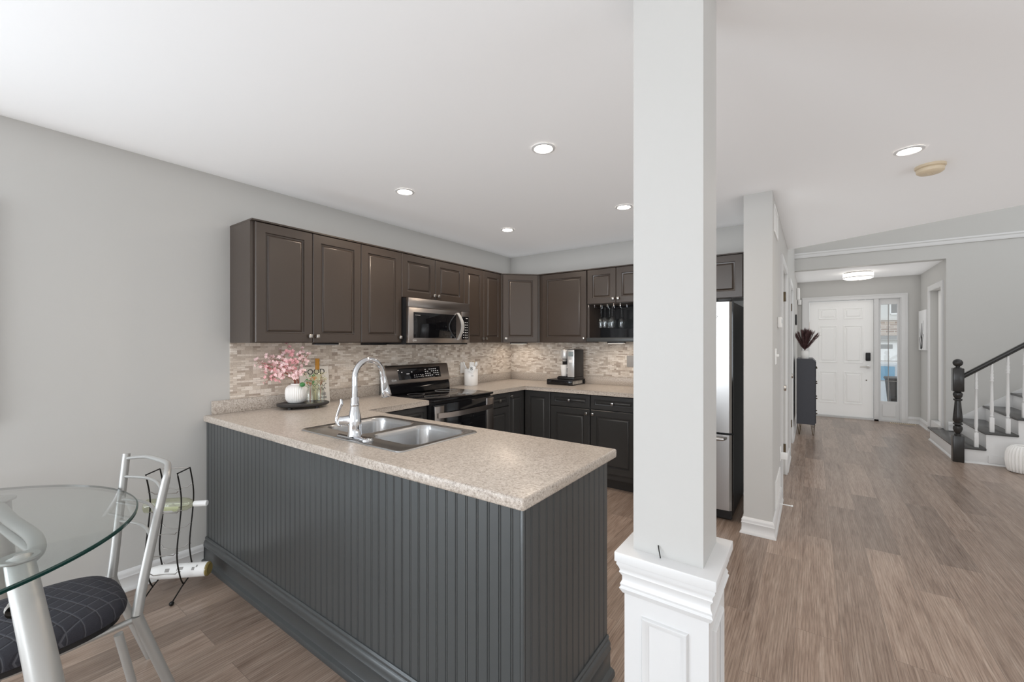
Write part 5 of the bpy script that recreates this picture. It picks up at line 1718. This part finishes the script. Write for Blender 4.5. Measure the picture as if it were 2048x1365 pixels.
# ================================================================== OUTSIDE, SEEN THROUGH THE SIDELIGHT
M['drive'] = mat('drive', (0.32, 0.31, 0.30), 0.9)
M['siding'] = mat('siding', (0.72, 0.72, 0.70), 0.7)
m = mat('brick', (0.4, 0.3, 0.25), 0.85)
b_ = nd(m, 'ShaderNodeTexBrick')
b_.inputs['Color1'].default_value = (0.34, 0.25, 0.20, 1)
b_.inputs['Color2'].default_value = (0.56, 0.47, 0.40, 1)
b_.inputs['Mortar'].default_value = (0.62, 0.58, 0.54, 1)
b_.inputs['Scale'].default_value = 1
b_.inputs['Brick Width'].default_value = 0.30
b_.inputs['Row Height'].default_value = 0.10
b_.inputs['Mortar Size'].default_value = 0.008
lk(m, coords(m, rot=(PI / 2, 0, 0)), b_.inputs['Vector'])
lk(m, b_.outputs[0], bsdf(m).inputs['Base Color'])
M['brick'] = m
M['car_blue'] = mat('car_blue', (0.62, 0.66, 0.70), 0.3, 0.1)
M['car_glass'] = mat('car_glass', (0.22, 0.40, 0.55), 0.10)
M['bin_dark'] = mat('bin_dark', (0.030, 0.026, 0.024), 0.45)
tag(obj('driveway', MB().box(-6, 22, 9.90, 34, -1.0, -0.70), 'drive', None, False), 'grey street and driveway outside', 'ground', kind='structure')
tag(obj('porch', MB().box(3.2, 6.2, 9.89, 12.4, -0.70, -0.20), 'drive', None, False), 'grey concrete porch slab outside the door', 'ground', kind='structure')
hs = thing('neighbour_house', 'neighbouring house with white garage door and brick band across the street', 'house', (6.2, 25.0, -0.70))
obj('wall', MB().box(-9, 9, 0, 8, 0, 7.0), 'siding', hs, False)
obj('brick_band', MB().box(-9, 9, -0.12, -0.005, 2.35, 3.05), 'brick', hs, False)
obj('porch_roof', MB().box(-9, 9, -0.5, -0.121, 2.20, 2.36), 'print_grey', hs, False)
obj('brick_pier', MB().box(0.10, 0.70, -0.12, -0.005, 1.6, 2.19), 'brick', hs, False)
gd = obj('garage_door', MB().box(-3.0, 2.2, -0.06, -0.005, 0, 2.05), 'door_white', hs, False)
for x in (-0.60, 0.10, 0.55):
    obj('garage_window', MB().box(x, x + 0.40, -0.07, -0.0605, 1.78, 1.98), 'print_grey', gd, False)
for x in (-1.4, -0.25, 1.5):
    wn = obj('window', MB().box(x, x + 0.55, -0.05, -0.005, 3.38, 4.4), 'print_grey', hs, False)
    obj('window_frame', MB().box(x - 0.04, x, -0.07, -0.005, 3.34, 4.4).box(x + 0.55, x + 0.59, -0.07, -0.005, 3.34, 4.4).box(x, x + 0.55, -0.07, -0.005, 3.30, 3.37).box(x + 0.25, x + 0.29, -0.06, -0.0505, 3.38, 4.4), 'door_white', wn, False)
car = thing('parked_car', 'pale silver parked car with blue windows in the street', 'car', (5.2, 17.0, -0.70))
def car_prof(mb, pr, y0, y1):
    a = [mb.v((x, y0, z)) for x, z in pr]
    b = [mb.v((x, y1, z)) for x, z in pr]
    mb.f(a); mb.f(b[::-1])
    for i in range(len(a)):
        mb.f([a[i], a[(i + 1) % len(a)], b[(i + 1) % len(a)], b[i]])
    return mb
cbod = obj('body', car_prof(MB(), [(-2.2, 0.25), (2.2, 0.25), (2.25, 0.65), (2.1, 0.88), (1.2, 0.95), (0.55, 1.42), (-1.0, 1.45), (-1.7, 0.98), (-2.2, 0.90)], -0.85, 0.85), 'car_blue', car, False)
obj('side_window', car_prof(MB(), [(1.0, 0.98), (0.48, 1.36), (-0.1, 1.38), (-0.1, 0.98)], -0.862, -0.852), 'car_glass', car, False)
obj('side_window', car_prof(MB(), [(-0.18, 0.98), (-0.18, 1.38), (-0.9, 1.38), (-1.4, 0.98)], -0.862, -0.852), 'car_glass', car, False)
for x in (-1.4, 1.4):
    for y in (-0.86, 0.66):
        obj('wheel', MB().lathe([(0, 0), (0.31, 0), (0.33, 0.03), (0.33, 0.17), (0.31, 0.20), (0, 0.20)], (x, y + 0.20, 0.33), 24, AX_Y), 'black_plastic', car)
bn = thing('wheeled_bin', 'tall dark wheeled bin standing on the porch', 'bin', (4.63, 11.55, -0.20))
mb = MB()
ls = [[mb.v((sx * w_, sy * d_, z)) for sx, sy in ((-1, -1), (1, -1), (1, 1), (-1, 1))] for w_, d_, z in ((0.22, 0.24, 0.03), (0.28, 0.31, 0.80))]
bridge(mb, ls[0], ls[1])
mb.f(ls[0]); mb.f(ls[1])
obj('tub', mb, 'bin_dark', bn, False)
obj('lid', MB().box(-0.30, 0.30, -0.34, 0.33, 0.802, 0.86, 0.02), 'bin_dark', bn)
obj('latch', MB().box(-0.04, 0.04, -0.36, -0.341, 0.56, 0.66, 0.004).box(-0.015, 0.015, -0.33, -0.30, 0.4, 0.56), 'print_grey', bn)
for x in (-0.24, 0.24):
    obj('wheel', MB(Matrix.Translation((x - 0.02, 0.24, 0.10)) @ AX_X).lathe([(0, 0), (0.10, 0), (0.10, 0.05), (0, 0.05)], (0, 0, 0), 18), 'black_plastic', bn)
